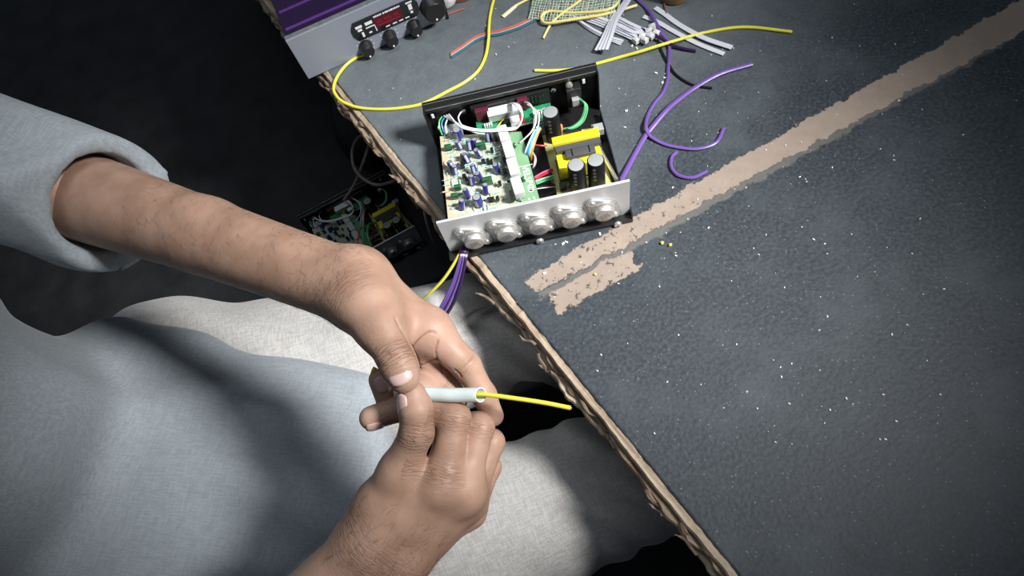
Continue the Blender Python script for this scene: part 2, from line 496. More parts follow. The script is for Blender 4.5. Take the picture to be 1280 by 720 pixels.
# ------------------------------------------------------------------ mesh building
class MB:
    def __init__(self):
        self.v, self.f = [], []

    def add(self, vs_, fs_):
        o = len(self.v)
        self.v += [tuple(float(c) for c in p) for p in vs_]
        self.f += [tuple(i + o for i in q) for q in fs_]
        return self

    def box(self, c, s, rz=0.0, rot=None):
        x, y, z = s[0] / 2, s[1] / 2, s[2] / 2
        R_ = rot if rot is not None else Matrix.Rotation(rz, 3, 'Z')
        vs_ = [V(c) + R_ @ Vector(p) for p in ((-x, -y, -z), (x, -y, -z), (x, y, -z), (-x, y, -z), (-x, -y, z), (x, -y, z), (x, y, z), (-x, y, z))]
        return self.add(vs_, [(0, 3, 2, 1), (4, 5, 6, 7), (0, 1, 5, 4), (1, 2, 6, 5), (2, 3, 7, 6), (3, 0, 4, 7)])

    def prism(self, pts, z0, z1):
        n = len(pts)
        vs_ = [(p[0], p[1], z0) for p in pts] + [(p[0], p[1], z1) for p in pts]
        fs_ = [tuple(range(n - 1, -1, -1)), tuple(range(n, 2 * n))] + [(i, (i + 1) % n, n + (i + 1) % n, n + i) for i in range(n)]
        return self.add(vs_, fs_)

    def lathe(self, prof, base=(0, 0, 0), axis=(0, 0, 1), n=20):
        a = V(axis).normalized()
        q = Vector((0, 0, 1)).rotation_difference(a)
        vs_, fs_ = [], []
        for r, h in prof:
            for k in range(n):
                t = 2 * math.pi * k / n
                vs_.append(V(base) + q @ Vector((r * math.cos(t), r * math.sin(t), h)))
        for i in range(len(prof) - 1):
            for k in range(n):
                k2 = (k + 1) % n
                fs_.append((i * n + k, i * n + k2, (i + 1) * n + k2, (i + 1) * n + k))
        fs_.append(tuple(range(n - 1, -1, -1)))
        fs_.append(tuple((len(prof) - 1) * n + k for k in range(n)))
        return self.add(vs_, fs_)

    def tube(self, pts, r, n=8, sub=6, flat=1.0, up=None):
        P = catmull(pts, sub)
        m = len(P)
        T = np.gradient(P, axis=0)
        T /= np.linalg.norm(T, axis=1)[:, None] + 1e-12
        nrm = np.array(up if up is not None else (0, 0, 1.0), float)
        if abs(nrm @ T[0]) > 0.95:
            nrm = np.array((1.0, 0, 0))
        vs_, fs_ = [], []
        for i in range(m):
            if up is not None:
                nrm = np.array(up, float)
            nrm = nrm - T[i] * (nrm @ T[i])
            nrm /= np.linalg.norm(nrm) + 1e-12
            bi = np.cross(T[i], nrm)
            rr = r if np.isscalar(r) else r[min(len(r) - 1, i * len(r) // m)]
            for k in range(n):
                t = 2 * math.pi * (k + 0.5) / n
                vs_.append(P[i] + rr * (bi * math.cos(t) + nrm * math.sin(t) * flat))
        for i in range(m - 1):
            for k in range(n):
                k2 = (k + 1) % n
                fs_.append((i * n + k, i * n + k2, (i + 1) * n + k2, (i + 1) * n + k))
        fs_.append(tuple(range(n - 1, -1, -1)))
        fs_.append(tuple((m - 1) * n + k for k in range(n)))
        return self.add(vs_, fs_)

    def mesh(self, name, material, smooth_=False, bevel=0.0, seg=2):
        me = bpy.data.meshes.new(name)
        me.from_pydata(self.v, [], self.f)
        if bevel:
            bm = bmesh.new()
            bm.from_mesh(me)
            bmesh.ops.bevel(bm, geom=[e for e in bm.edges if len(e.link_faces) == 2 and e.calc_face_angle() > 0.5], offset=bevel, segments=seg, affect='EDGES', profile=0.6)
            bm.to_mesh(me)
            bm.free()
        bm = bmesh.new()
        bm.from_mesh(me)
        bmesh.ops.recalc_face_normals(bm, faces=bm.faces)
        bm.to_mesh(me)
        bm.free()
        me.materials.append(MAT[material])
        if smooth_:
            me.polygons.foreach_set('use_smooth', [True] * len(me.polygons))
            me.set_sharp_from_angle(angle=math.radians(42))
        return me

    def build(self, name, material, parent=None, smooth_=False, bevel=0.0, seg=2, loc=None, rot=None):
        o = bpy.data.objects.new(name, self.mesh(name, material, smooth_, bevel, seg))
        COL.objects.link(o)
        o.parent = parent
        if loc is not None:
            o.location = V(loc)
        if rot is not None:
            o.rotation_euler = rot
        return o


def catmull(pts, sub):
    P = np.array([[float(c) for c in p] for p in pts])
    if len(P) == 2 or sub <= 1:
        return P
    Q = np.vstack([2 * P[0] - P[1], P, 2 * P[-1] - P[-2]])
    out = []
    for i in range(1, len(Q) - 2):
        p0, p1, p2, p3 = Q[i - 1], Q[i], Q[i + 1], Q[i + 2]
        for s in range(sub):
            t = s / sub
            out.append(0.5 * (2 * p1 + (p2 - p0) * t + (2 * p0 - 5 * p1 + 4 * p2 - p3) * t * t + (3 * p1 - p0 - 3 * p2 + p3) * t ** 3))
    out.append(P[-1])
    return np.array(out)


def tag(o, label, cat, group=None, kind=None):
    if label:
        o['label'] = label
    if cat:
        o['category'] = cat
    if group:
        o['group'] = group
    if kind:
        o['kind'] = kind
    return o


def thing(name, label, cat, loc=(0, 0, 0), rz=0.0, group=None):
    o = bpy.data.objects.new(name, None)
    COL.objects.link(o)
    o.empty_display_size = 0.02
    o.location = V(loc)
    o.rotation_euler = (0, 0, rz)
    return tag(o, label, cat, group)


def inst(name, me, parent, loc, rot=(0, 0, 0), scale=None):
    o = bpy.data.objects.new(name, me)
    COL.objects.link(o)
    o.parent = parent
    o.location = V(loc)
    o.rotation_euler = rot
    if scale:
        o.scale = scale
    return o


def text_mesh(s, size, material, depth=0.0001):
    cu = bpy.data.curves.new('lettering', 'FONT')
    cu.body = s
    cu.size = size
    cu.align_x = 'CENTER'
    cu.align_y = 'CENTER'
    cu.extrude = depth
    cu.resolution_u = 2
    ob = bpy.data.objects.new('lettering', cu)
    COL.objects.link(ob)
    bpy.context.view_layer.update()
    me = bpy.data.meshes.new_from_object(ob.evaluated_get(bpy.context.evaluated_depsgraph_get()))
    bpy.data.objects.remove(ob)
    me.materials.clear()
    me.materials.append(MAT[material])
    return me


# ------------------------------------------------------------------ signed-distance kit for bodies and cloth
class Field:
    def __init__(self, lo_, hi_, h):
        self.lo, self.h = np.array(lo_, float), h
        self.n = np.ceil((np.array(hi_) - self.lo) / h).astype(int) + 1
        self.f = np.full(self.n, 1.0, np.float32)

    def win(self, a, b):
        i0 = np.clip(np.floor((a - self.lo) / self.h).astype(int), 0, self.n)
        i1 = np.clip(np.ceil((b - self.lo) / self.h).astype(int) + 1, 0, self.n)
        ax = [(self.lo[k] + self.h * np.arange(i0[k], i1[k])).astype(np.float32) for k in range(3)]
        X, Y, Z = np.meshgrid(*ax, indexing='ij', sparse=True)
        return tuple(slice(i0[k], i1[k]) for k in range(3)), X, Y, Z


def cone_d(X, Y, Z, a, b, r1, r2):
    ab = b - a
    L2 = float(ab @ ab) + 1e-12
    t = np.clip(((X - a[0]) * ab[0] + (Y - a[1]) * ab[1] + (Z - a[2]) * ab[2]) / L2, 0, 1)
    return np.sqrt((X - a[0] - t * ab[0]) ** 2 + (Y - a[1] - t * ab[1]) ** 2 + (Z - a[2] - t * ab[2]) ** 2) - (r1 + (r2 - r1) * t)


def smin(a, b, k):
    if k <= 0:
        return np.minimum(a, b)
    h = np.maximum(k - np.abs(a - b), 0) / k
    return np.minimum(a, b) - h * h * k * 0.25


def cones_into(F, cones, k, base=None, kb=0.0, margin=0.012):
    """smooth union of cones; when base is given blend the whole with base by kb, then hard-union into F"""
    lo_ = np.min([np.minimum(c[0], c[1]) - max(c[2], c[3]) for c in cones], axis=0) - margin - k - kb
    hi_ = np.max([np.maximum(c[0], c[1]) + max(c[2], c[3]) for c in cones], axis=0) + margin + k + kb
    sl, X, Y, Z = F.win(lo_, hi_)
    d = None
    for a, b, r1, r2 in cones:
        e = cone_d(X, Y, Z, np.array(a), np.array(b), r1, r2)
        d = e if d is None else smin(d, e, k)
    if base is not None:
        d = smin(base[sl], d, kb)
    F.f[sl] = np.minimum(F.f[sl], d)


def ellip_into(F, c, r, k, rot=None):
    c = np.array(c, float)
    m = max(r) + k + 0.02
    sl, X, Y, Z = F.win(c - m, c + m)
    x, y, z = X - c[0], Y - c[1], Z - c[2]
    if rot is not None:
        R_ = np.array(rot)
        x, y, z = (R_[0, i] * x + R_[1, i] * y + R_[2, i] * z for i in range(3))
    q = np.sqrt((x / r[0]) ** 2 + (y / r[1]) ** 2 + (z / r[2]) ** 2)
    d = (q - 1) * min(r) * (0.5 + 0.5 * min(1, np.mean(r) / min(r)))
    F.f[sl] = smin(F.f[sl], d.astype(np.float32), k)


def nets(F):
    """naive surface nets -> vertices, quads"""
    f = F.f
    s = f < 0
    nx, ny, nz = f.shape
    c = [s[i:nx - 1 + i, j:ny - 1 + j, k:nz - 1 + k] for i in (0, 1) for j in (0, 1) for k in (0, 1)]
    anyi = c[0].copy()
    alli = c[0].copy()
    for q in c[1:]:
        anyi |= q
        alli &= q
    act = np.argwhere(anyi & ~alli)
    idx = np.full((nx - 1, ny - 1, nz - 1), -1, np.int32)
    idx[act[:, 0], act[:, 1], act[:, 2]] = np.arange(len(act))
    val = {}
    for i in (0, 1):
        for j in (0, 1):
            for k in (0, 1):
                val[i, j, k] = f[act[:, 0] + i, act[:, 1] + j, act[:, 2] + k].astype(np.float64)
    acc = np.zeros((len(act), 3))
    cnt = np.zeros(len(act))
    for a in val:
        for ax in range(3):
            if a[ax] == 1:
                continue
            b = tuple(1 if q == ax else a[q] for q in range(3))
            va, vb = val[a], val[b]
            cr = (va < 0) != (vb < 0)
            t = np.where(cr, va / np.where(va - vb == 0, 1, va - vb), 0)
            p = np.zeros((len(act), 3))
            for q in range(3):
                p[:, q] = a[q] + (t if q == ax else 0)
            acc[cr] += p[cr]
            cnt[cr] += 1
    verts = F.lo + F.h * (act + acc / cnt[:, None])
    faces = []
    for ax in range(3):
        u, w = (ax + 1) % 3, (ax + 2) % 3
        a = [slice(None)] * 3
        b = [slice(None)] * 3
        a[ax], b[ax] = slice(0, f.shape[ax] - 1), slice(1, f.shape[ax])
        s0, s1 = s[tuple(a)], s[tuple(b)]
        e = np.argwhere(s0 != s1)
        e = e[(e[:, u] > 0) & (e[:, w] > 0) & (e[:, u] < f.shape[u] - 1) & (e[:, w] < f.shape[w] - 1)]
        fl = s0[e[:, 0], e[:, 1], e[:, 2]]
        du = np.zeros(3, int)
        dw = np.zeros(3, int)
        du[u], dw[w] = 1, 1
        q = [idx[tuple((e - o).T)] for o in (du + dw, dw, du * 0, du)]
        Q = np.stack(q, 1)
        Q[~fl] = Q[~fl][:, ::-1]
        faces.append(Q)
    return verts, np.vstack(faces)


def relax(v, q, it=2, lam=0.5):
    E = np.vstack([q[:, [0, 1]], q[:, [1, 2]], q[:, [2, 3]], q[:, [3, 0]]])
    deg = np.bincount(E[:, 0], minlength=len(v)) + np.bincount(E[:, 1], minlength=len(v))
    for _ in range(it):
        s = np.zeros_like(v)
        for k in range(3):
            s[:, k] = np.bincount(E[:, 0], v[E[:, 1], k], len(v)) + np.bincount(E[:, 1], v[E[:, 0], k], len(v))
        v = v + lam * (s / np.maximum(deg, 1)[:, None] - v)
    return v


def np_mesh(name, v, q, material):
    me = bpy.data.meshes.new(name)
    me.vertices.add(len(v))
    me.vertices.foreach_set('co', np.ascontiguousarray(v, np.float32).ravel())
    me.loops.add(q.size)
    me.loops.foreach_set('vertex_index', np.ascontiguousarray(q, np.int32).ravel())
    me.polygons.add(len(q))
    me.polygons.foreach_set('loop_start', np.arange(0, q.size, 4, dtype=np.int32))
    me.update(calc_edges=True)
    me.validate()
    me.polygons.foreach_set('use_smooth', [True] * len(me.polygons))
    me.materials.append(MAT[material])
    return me


def obj(name, me, parent=None):
    o = bpy.data.objects.new(name, me)
    COL.objects.link(o)
    o.parent = parent
    return o


# ================================================================== SETTING
FLOOR_Z = -0.50
fl = MB().box((0.0, 0.3, FLOOR_Z - 0.02), (4.4, 4.4, 0.04)).build('floor', 'floor_sheet')
fl['kind'] = 'structure'

bench = thing('workbench', 'wooden workbench with worn black coated top and frayed brown edge', 'workbench', (BO[0], BO[1], 0), BANG)
MB().box((0.65, 0.15, -0.0035), (1.30, 2.5, 0.007)).build('coated_top', 'bench_coating', bench, bevel=0.002)
MB().box((0.655, 0.15, -0.0185), (1.29, 2.49, 0.023)).build('board', 'worn_ply', bench)


def ply_strip(x_out, x_in, zt, zb, seed, amp, mname='worn_ply', name='wood_ply', y0=-1.08, y1=1.38, n=620):
    r = np.random.RandomState(seed)
    y = np.linspace(y0, y1, n)

    def nz(sc):
        k = np.interp(y, np.arange(y0 - sc, y1 + 2 * sc, sc), r.rand(len(np.arange(y0 - sc, y1 + 2 * sc, sc))) - 0.5)
        return k
    e = nz(0.06) * 1.0 + nz(0.017) * 0.9 + nz(0.006) * 0.6
    zt_ = zt + (nz(0.05) + nz(0.012)) * 0.0018
    mb = MB()
    vs_, fs_ = [], []
    for i in range(n):
        xo = x_out + e[i] * amp
        vs_ += [(x_in, y[i], zt_[i] + 0.001), (xo * 0.45 + x_in * 0.55, y[i], zt_[i] + 0.0005 + 0.0012 * (r.rand() - .5)),
                (xo + 0.0016, y[i], zt_[i]), (xo, y[i], (zt_[i] + zb) / 2), (xo + 0.001, y[i], zb), (x_in, y[i], zb)]
    for i in range(n - 1):
        for k in range(6):
            k2 = (k + 1) % 6
            fs_.append((i * 6 + k, i * 6 + k2, (i + 1) * 6 + k2, (i + 1) * 6 + k))
    fs_ += [(0, 1, 2, 3, 4, 5), tuple((n - 1) * 6 + k for k in (5, 4, 3, 2, 1, 0))]
    mb.add(vs_, fs_)
    return mb.build(name, mname, bench)


ply_strip(-0.0085, 0.004, -0.0030, -0.0085, 1, 0.0016, 'pale_ply')
ply_strip(-0.0130, 0.004, -0.0095, -0.0150, 2, 0.0060)
ply_strip(-0.0150, 0.004, -0.0160, -0.0215, 3, 0.0060, 'pale_ply')
ply_strip(-0.0120, 0.004, -0.0225, -0.0300, 4, 0.0080)
spl = []
for k in range(5):
    L, w_, t_ = rnd.uniform(0.015, 0.035), rnd.uniform(0.0015, 0.003), 0.0008
    pts = [(0, 0, 0), (w_ * 0.6, L * 0.3, 0.001), (w_ * 0.2, L * 0.7, -0.001), (rnd.uniform(-0.003, 0.003), L, 0.002)]
    spl.append(MB().tube(pts, [w_, w_ * 1.1, w_ * 0.8, w_ * 0.3], n=5, sub=3, flat=0.35).mesh('splinter', 'worn_ply'))
for k in range(60):
    inst('splinter', spl[k % 5], bench, (rnd.uniform(-0.0175, -0.006), rnd.uniform(-0.42, 0.60), rnd.uniform(-0.022, -0.004)),
         (rnd.uniform(-0.35, 0.25), rnd.uniform(-0.6, 0.6), rnd.choice((0, math.pi)) + rnd.uniform(-0.28, 0.28)))
for y_ in (-0.62, 0.52, 1.3):
    MB().box((0.075, y_, -0.265), (0.06, 0.09, 0.47)).build('leg', 'worn_ply', bench, bevel=0.003)
    MB().box((1.2, y_, -0.265), (0.06, 0.09, 0.47)).build('leg', 'worn_ply', bench, bevel=0.003)
MB().box((0.06, 0.34, -0.095), (0.018, 0.50, 0.13)).build('apron', 'worn_ply', bench, bevel=0.002)
# torn hanging lath below the edge
MB().box((0.018, 0.24, -0.10), (0.010, 0.07, 0.15), rot=Matrix.Rotation(0.35, 3, 'X') @ Matrix.Rotation(0.2, 3, 'Y')).build('torn_lath', 'worn_ply', bench, bevel=0.001)
MB().box((0.022, 0.15, -0.09), (0.006, 0.04, 0.12), rot=Matrix.Rotation(-0.5, 3, 'X')).build('torn_lath', 'worn_ply', bench, bevel=0.001)

# ================================================================== AMPLIFIER ON THE BENCH
AW, AD, AH = 0.20, 0.160, 0.0626
amp = thing('amplifier', 'opened black amplifier chassis with circuit boards and aluminium transistor plate, on the workbench', 'amplifier', (0, 0, 0))


def amp_chassis(root):
    ch = MB()
    ch.box((0, AD / 2, 0.0022), (AW, AD + 0.004, 0.0016))
    ch.box((-AW / 2 + 0.0012, AD / 2 - 0.01, 0.0075), (0.0014, AD - 0.02, 0.011))
    ch.box((AW / 2 - 0.0012, AD / 2 - 0.01, 0.0075), (0.0014, AD - 0.02, 0.011))
    ch.box((0, -0.0045, 0.0036), (AW + 0.004, 0.0105, 0.0052))
    ch.box((AW / 2 + 0.0011, -0.004, 0.0085), (0.0018, 0.010, 0.014))
    o = ch.build('chassis', 'black_paint', root, bevel=0.0004)
    p = MB()
    p.box((0, AD + 0.004, AH / 2 + 0.001), (AW + 0.002, 0.0035, AH))
    p.box((0, AD - 0.001, AH), (AW, 0.009, 0.0016))
    p.box((0, AD - 0.0052, AH - 0.003), (AW, 0.0014, 0.006))
    p.box((-AW / 2, AD - 0.004, AH / 2), (0.0016, 0.014, AH))
    p.box((AW / 2, AD - 0.004, AH / 2), (0.0016, 0.014, AH))
    fp = p.build('front_panel', 'black_paint', root, bevel=0.0003)
    pr2 = MB()
    pr2.box((0, AD + 0.0012, AH + 0.00175), (AW, 0.0006, 0.0003)).box((0, AD - 0.0062, AH - 0.0005), (AW - 0.004, 0.0004, 0.0005))
    pr2.build('bare_edge', 'bright_steel', fp)
    for x in (-0.092, 0.084):
        MB().box((x, AD - 0.0064, AH - 0.011), (0.003, 0.0015, 0.006)).build('tab', 'white_plastic', fp, bevel=0.0004)
    for x, z in ((-0.057, 0.040), (0.049, 0.041)):
        MB().lathe([(0.0035, 0), (0.0035, 0.0018), (0.0026, 0.0024)], (x, AD + 0.0015, z), (0, -1, 0), 6).build('hex_nut', 'bright_steel', fp)
        MB().lathe([(0.0017, 0), (0.0016, 0.004), (0.0006, 0.0045)], (x, AD + 0.0015, z), (0, -1, 0), 10).build('stud', 'chip_black', fp)
    for x, y in ((-0.09, 0.012), (0.09, 0.012), (-0.09, 0.148), (0.09, 0.148)):
        MB().lathe([(0.005, 0), (0.006, 0.0014)], (x, y, 0), (0, 0, 1), 12).build('foot', 'black_dull', root)


amp_chassis(amp)

# aluminium plate with five TO-3 cans
plate = MB().box((0, 0.0005, 0.0345), (AW, 0.0030, 0.0640)).build('heatsink_plate', 'brushed_aluminium', amp, bevel=0.0004)


def hexphi(c, r1, L, ang, n=14):
    """rounded-diamond TO-3 flange outline"""
    pts = []
    for s in (1, -1):
        for k in range(-4, 5):
            t = math.radians(62) * k / 4 + (0 if s > 0 else math.pi)
            pts.append((s * L + 0.0062 * math.cos(t), 0.0062 * math.sin(t)))
        for k in range(-3, 4):
            t = math.pi / 2 * s + math.radians(26) * k / 3 * 1.0
            pts.append((r1 * math.cos(t), r1 * math.sin(t)))
    return [(c[0] + x * math.cos(ang) - y * math.sin(ang), c[1] + x * math.sin(ang) + y * math.cos(ang)) for x, y in pts]


FANG = math.radians(-51)
fl_pts = hexphi((0, 0), 0.0148, 0.0188, FANG)
me_flange = MB().prism(fl_pts, 0, 0.0016).mesh('transistor', 'nickel', True, bevel=0.0003)
ins_pts = [(x * 1.10, y * 1.10) for x, y in fl_pts]
me_ins = MB().prism(ins_pts, 0, 0.0004).mesh('mica_washer', 'cap_top', True)
me_can = MB().lathe([(0.0130, 0), (0.0129, 0.0012), (0.0117, 0.0022), (0.0108, 0.0030), (0.0106, 0.0076), (0.0103, 0.0084), (0.0097, 0.0088), (0.0001, 0.0088)], n=32).mesh('can', 'nickel', True)
me_scr = MB().lathe([(0.0042, 0), (0.0042, 0.0004), (0.0037, 0.0019), (0.0022, 0.0027), (0.0001, 0.0028)], n=16).mesh('screw', 'bright_steel', True)
me_slot = MB().box((0, 0, 0.0026), (0.0036, 0.0008, 0.0006)).box((0, 0, 0.0026), (0.0008, 0.0036, 0.0006)).mesh('screw_slot', 'nickel_mark')
mk = MB()
for row in range(3):
    x = -0.0050
    while x < 0.0048:
        w_ = rnd.uniform(0.0006, 0.0013)
        mk.box((x, 0.0026 - row * 0.0027, 0.00882), (w_, rnd.uniform(0.0010, 0.0016), 0.0001))
        x += w_ + 0.0005
me_mark = mk.mesh('stamped_marking', 'nickel_mark')
FR = (math.pi / 2, 0, 0)
for tx in (-0.0688, -0.0335, 0.0016, 0.0365, 0.0716):
    t = inst('transistor', me_flange, plate, (tx, -0.0014, 0.0285), FR)
    inst('mica_washer', me_ins, t, (0, 0, -0.0003))
    inst('can', me_can, t, (0, 0, 0.0016))
    inst('stamped_marking', me_mark, t, (0, 0, 0.0016), (0, 0, rnd.uniform(0.1, 0.5)))
    for s in (1, -1):
        sc_ = inst('screw', me_scr, t, (s * 0.0188 * math.cos(FANG), s * 0.0188 * math.sin(FANG), 0.0016), (0, 0, rnd.uniform(0, 1.5)))
for sx_ in (-0.001, 0.085):
    s_ = inst('lip_screw', me_scr, amp, (sx_, -0.0098, 0.0040), FR, (1.1, 1.1, 1.1))
    inst('screw_slot', me_slot, s_, (0, 0, 0))


# ---- audio board
PZ = 0.034
audio = MB().prism([(-0.0935, 0.0040), (0.0090, 0.0040), (0.0035, 0.1180), (-0.0900, 0.1375)], PZ - 0.0016, PZ).build('audio_board', 'pcb_audio', amp)
for x, y in ((-0.088, 0.012), (-0.086, 0.128), (0.003, 0.012), (-0.002, 0.110)):
    MB().lathe([(0.003, 0), (0.003, PZ - 0.005)], (x, y, 0.003), n=8).build('standoff', 'bright_steel', amp)


def c3(x, y, z):
    """crop of the audio board -> bench point at height z"""
    p = at(545 + x / 5.54, 150 + y / 5.54, z)
    return p


def elcap_mesh(r, h, name='capacitor'):
    return MB().lathe([(r * 0.92, 0), (r, 0.0008), (r, h * 0.06), (r * 0.95, h * 0.1), (r, h * 0.14), (r, h - 0.0008), (r * 0.9, h)], n=16).mesh(name, 'cap_blue', True)


def elcap_extras(parent, r, h, ang, big=False):
    MB().lathe([(r * 0.78, 0), (r * 0.78, 0.0003), (r * 0.1, 0.00035)], (0, 0, h), n=14).build('cap_top', 'cap_top', parent)
    mb = MB()
    n = 5
    vs_, fs_ = [], []
    for i in range(n + 1):
        t = ang + (-0.45 + 0.9 * i / n)
        for z in (h * 0.16, h * 0.95):
            vs_.append((r * 1.015 * math.cos(t), r * 1.015 * math.sin(t), z))
    for i in range(n):
        fs_.append((2 * i, 2 * i + 2, 2 * i + 3, 2 * i + 1))
    mb.add(vs_, fs_).build('polarity_band', 'cap_band', parent)


small_caps = [(163, 180), (232, 190), (300, 237), (218, 277), (365, 130), (130, 358), (265, 360), (308, 395), (247, 430), (342, 492),
              (425, 350), (218, 520), (172, 600), (262, 182), (116, 335)]
me_cap = elcap_mesh(0.0032, 0.0130)
me_capb = elcap_mesh(0.0050, 0.0150)
for (x, y) in small_caps:
    p = c3(x, y, PZ + 0.0055)
    o = inst('capacitor', me_cap, audio, (p[0], p[1], PZ + 0.0006), (rnd.uniform(-0.42, 0.0), rnd.uniform(-0.22, 0.22), 0))
    elcap_extras(o, 0.0032, 0.0130, rnd.uniform(3.6, 6.0))
for (x, y) in ((152, 98), (290, 562)):
    p = c3(x, y, PZ + 0.0075)
    o = inst('capacitor', me_capb, audio, (p[0], p[1], PZ + 0.0006))
    elcap_extras(o, 0.0050, 0.0150, 4.2)
for (x, y, w_, h_) in ((85, 193, 8, 8), (312, 185, 11, 11), (188, 258, 5, 9), (357, 425, 11, 11.5), (152, 470, 7.5, 8), (130, 530, 7.5, 8)):
    p = c3(x, y, PZ + h_ * 0.0005)
    MB().box((0, 0, h_ * 0.0005), (w_ * 0.001, 0.0042, h_ * 0.001)).build('film_capacitor', 'film_green', audio, bevel=0.0008, loc=(p[0], p[1], PZ + 0.0008), rot=(0, 0, rnd.uniform(-.1, .1)), smooth_=True)
t92 = []
for k in range(9):
    t = math.radians(-30 + 240 * k / 8)
    t92.append((0.0024 * math.cos(t), 0.0024 * math.sin(t)))
me_t92 = MB().prism(t92, 0.003, 0.0078).mesh('small_transistor', 'chip_black', True)
me_legs = MB().box((-0.0012, 0, 0.0016), (0.0004, 0.0004, 0.0034)).box((0, 0, 0.0016), (0.0004, 0.0004, 0.0034)).box((0.0012, 0, 0.0016), (0.0004, 0.0004, 0.0034)).mesh('pins', 'solder')
for (x, y) in ((390, 210), (328, 288), (362, 285), (386, 292), (445, 440), (185, 300), (185, 322), (197, 392), (217, 420), (370, 548), (397, 550), (430, 545), (195, 570)):
    p = c3(x, y, PZ + 0.005)
    o = inst('small_transistor', me_t92, audio, (p[0], p[1], PZ), (0, 0, rnd.choice((0, 1.57, 3.14))))
    inst('pins', me_legs, o, (0, 0, 0))
me_drv = MB().box((0, 0, 0.0085), (0.0035, 0.0085, 0.011)).box((0, 0, 0.0015), (0.0006, 0.006, 0.003)).mesh('driver_transistor', 'chip_black', bevel=0.0004)
me_hole = MB().lathe([(0.0014, 0), (0.0014, 0.0003)], n=10).mesh('mounting_hole', 'nickel')
for (x, y) in ((410, 112), (467, 255), (470, 335), (524, 530)):
    p = c3(x, y, PZ + 0.008)
    o = inst('driver_transistor', me_drv, audio, (p[0], p[1], PZ), (0, 0, 0.05))
    inst('mounting_hole', me_hole, o, (-0.0019, 0, 0.0115), (0, math.pi / 2, 0))
# white cement resistors in a row
row = [c3(470, 105, PZ + 0.009), c3(505, 215, PZ + 0.009), c3(537, 335, PZ + 0.009), c3(566, 465, PZ + 0.009)]
me_cem = MB().box((0, 0, 0.0070), (0.0112, 0.0222, 0.0112)).mesh('cement_resistor', 'ceramic_white', True, bevel=0.0010)
for i, p in enumerate(row):
    o = inst('cement_resistor', me_cem, audio, (p[0], p[1], PZ + 0.001), (0, 0, 0.09))
    MB().box((0, -0.0130, 0.003), (0.0014, 0.0014, 0.006)).build('lead', 'solder', o)
# discs on the green strip
for (x, y) in ((545, 178), (607, 412)):
    p = c3(x, y, PZ + 0.002)
    MB().lathe([(0.0028, -0.0012), (0.0032, 0), (0.0028, 0.0012), (0.0014, 0.0012), (0.0012, 0)], (0, 0, 0.003), (1, 0.2, 0), 16).build('inductor_ring', 'film_green', audio, True, loc=(p[0], p[1], PZ))
# axial resistors, lying and standing
me_res = MB().lathe([(0.0007, -0.0030), (0.0010, -0.0026), (0.0010, -0.0018), (0.0008, -0.0014), (0.0008, 0.0014), (0.0010, 0.0018), (0.0010, 0.0026), (0.0007, 0.0030)], (0, 0, 0), (1, 0, 0), 8).mesh('resistor', 'resistor_blue', True)
me_rest = MB().lathe([(0.0007, -0.0030), (0.0010, -0.0026), (0.0008, -0.0014), (0.0008, 0.0014), (0.0010, 0.0026), (0.0007, 0.0030)], (0, 0, 0), (1, 0, 0), 8).mesh('resistor', 'resistor_tan', True)
me_lead = MB().tube([(-0.0055, 0, -0.0012), (-0.0048, 0, 0), (0.0048, 0, 0), (0.0055, 0, -0.0012)], 0.0003, n=5, sub=1).mesh('lead', 'solder')
used = []
taken = small_caps + [(152, 98), (290, 562), (85, 193), (312, 185), (188, 258), (357, 425), (152, 470), (130, 530)]
k = 0
while len(used) < 78 and k < 4000:
    k += 1
    x, y = rnd.uniform(62, 480), rnd.uniform(105, 625)
    if any(abs(x - a) < 24 and abs(y - b) < 20 for a, b in taken) or any(abs(x - a) < 26 and abs(y - b) < 13 for a, b in used):
        continue
    used.append((x, y))
    p = c3(x, y, PZ + 0.001)
    o = inst('resistor', me_res if rnd.random() < 0.75 else me_rest, audio, (p[0], p[1], PZ + 0.0013), (0, 0, rnd.choice((0, 0, 0.03, 1.57))))
    inst('lead', me_lead, o, (0, 0, 0))
# solder blobs and silk screen marks (far too many to pick apart)
sb = MB()
for k in range(420):
    x, y = rnd.uniform(-0.086, -0.022), rnd.uniform(0.010, 0.112)
    r_ = rnd.uniform(0.0005, 0.0010)
    sb.lathe([(r_, 0), (r_ * 0.7, r_ * 0.7), (0.0001, r_)], (x, y, PZ), n=5)
o = sb.build('solder_joints', 'solder', audio)
o['kind'] = 'stuff'
sk = MB()
for k in range(150):
    x, y = rnd.uniform(-0.085, -0.018), rnd.uniform(0.010, 0.114)
    sk.box((x, y, PZ + 0.00008), (rnd.choice((0.0006, 0.004, 0.006)), rnd.choice((0.0005, 0.0005, 0.003)), 0.00016))
sk.box((-0.0005, 0.070, PZ + 0.0001), (0.018, 0.0006, 0.0002))
o = sk.build('silkscreen_lines', 'silk_white', audio)
o['kind'] = 'stuff'
inst('lettering', text_mesh('VELSPO', 0.0100, 'silk_white', 0.00012), audio, (*c3(636, 400, PZ)[:2], PZ + 0.00012), (0, 0, -math.pi / 2 + 0.06))
p = c3(658, 482, PZ)
MB().lathe([(0.0032, 0), (0.0032, 0.0002), (0.0022, 0.0002), (0.0022, 0)], (p[0], p[1], PZ), n=20).build('ring_logo', 'silk_white', audio)
inst('lettering', text_mesh('4  8', 0.0052, 'silk_white', 0.00012), audio, (*c3(662, 545, PZ)[:2], PZ + 0.00012), (0, 0, 0.1))

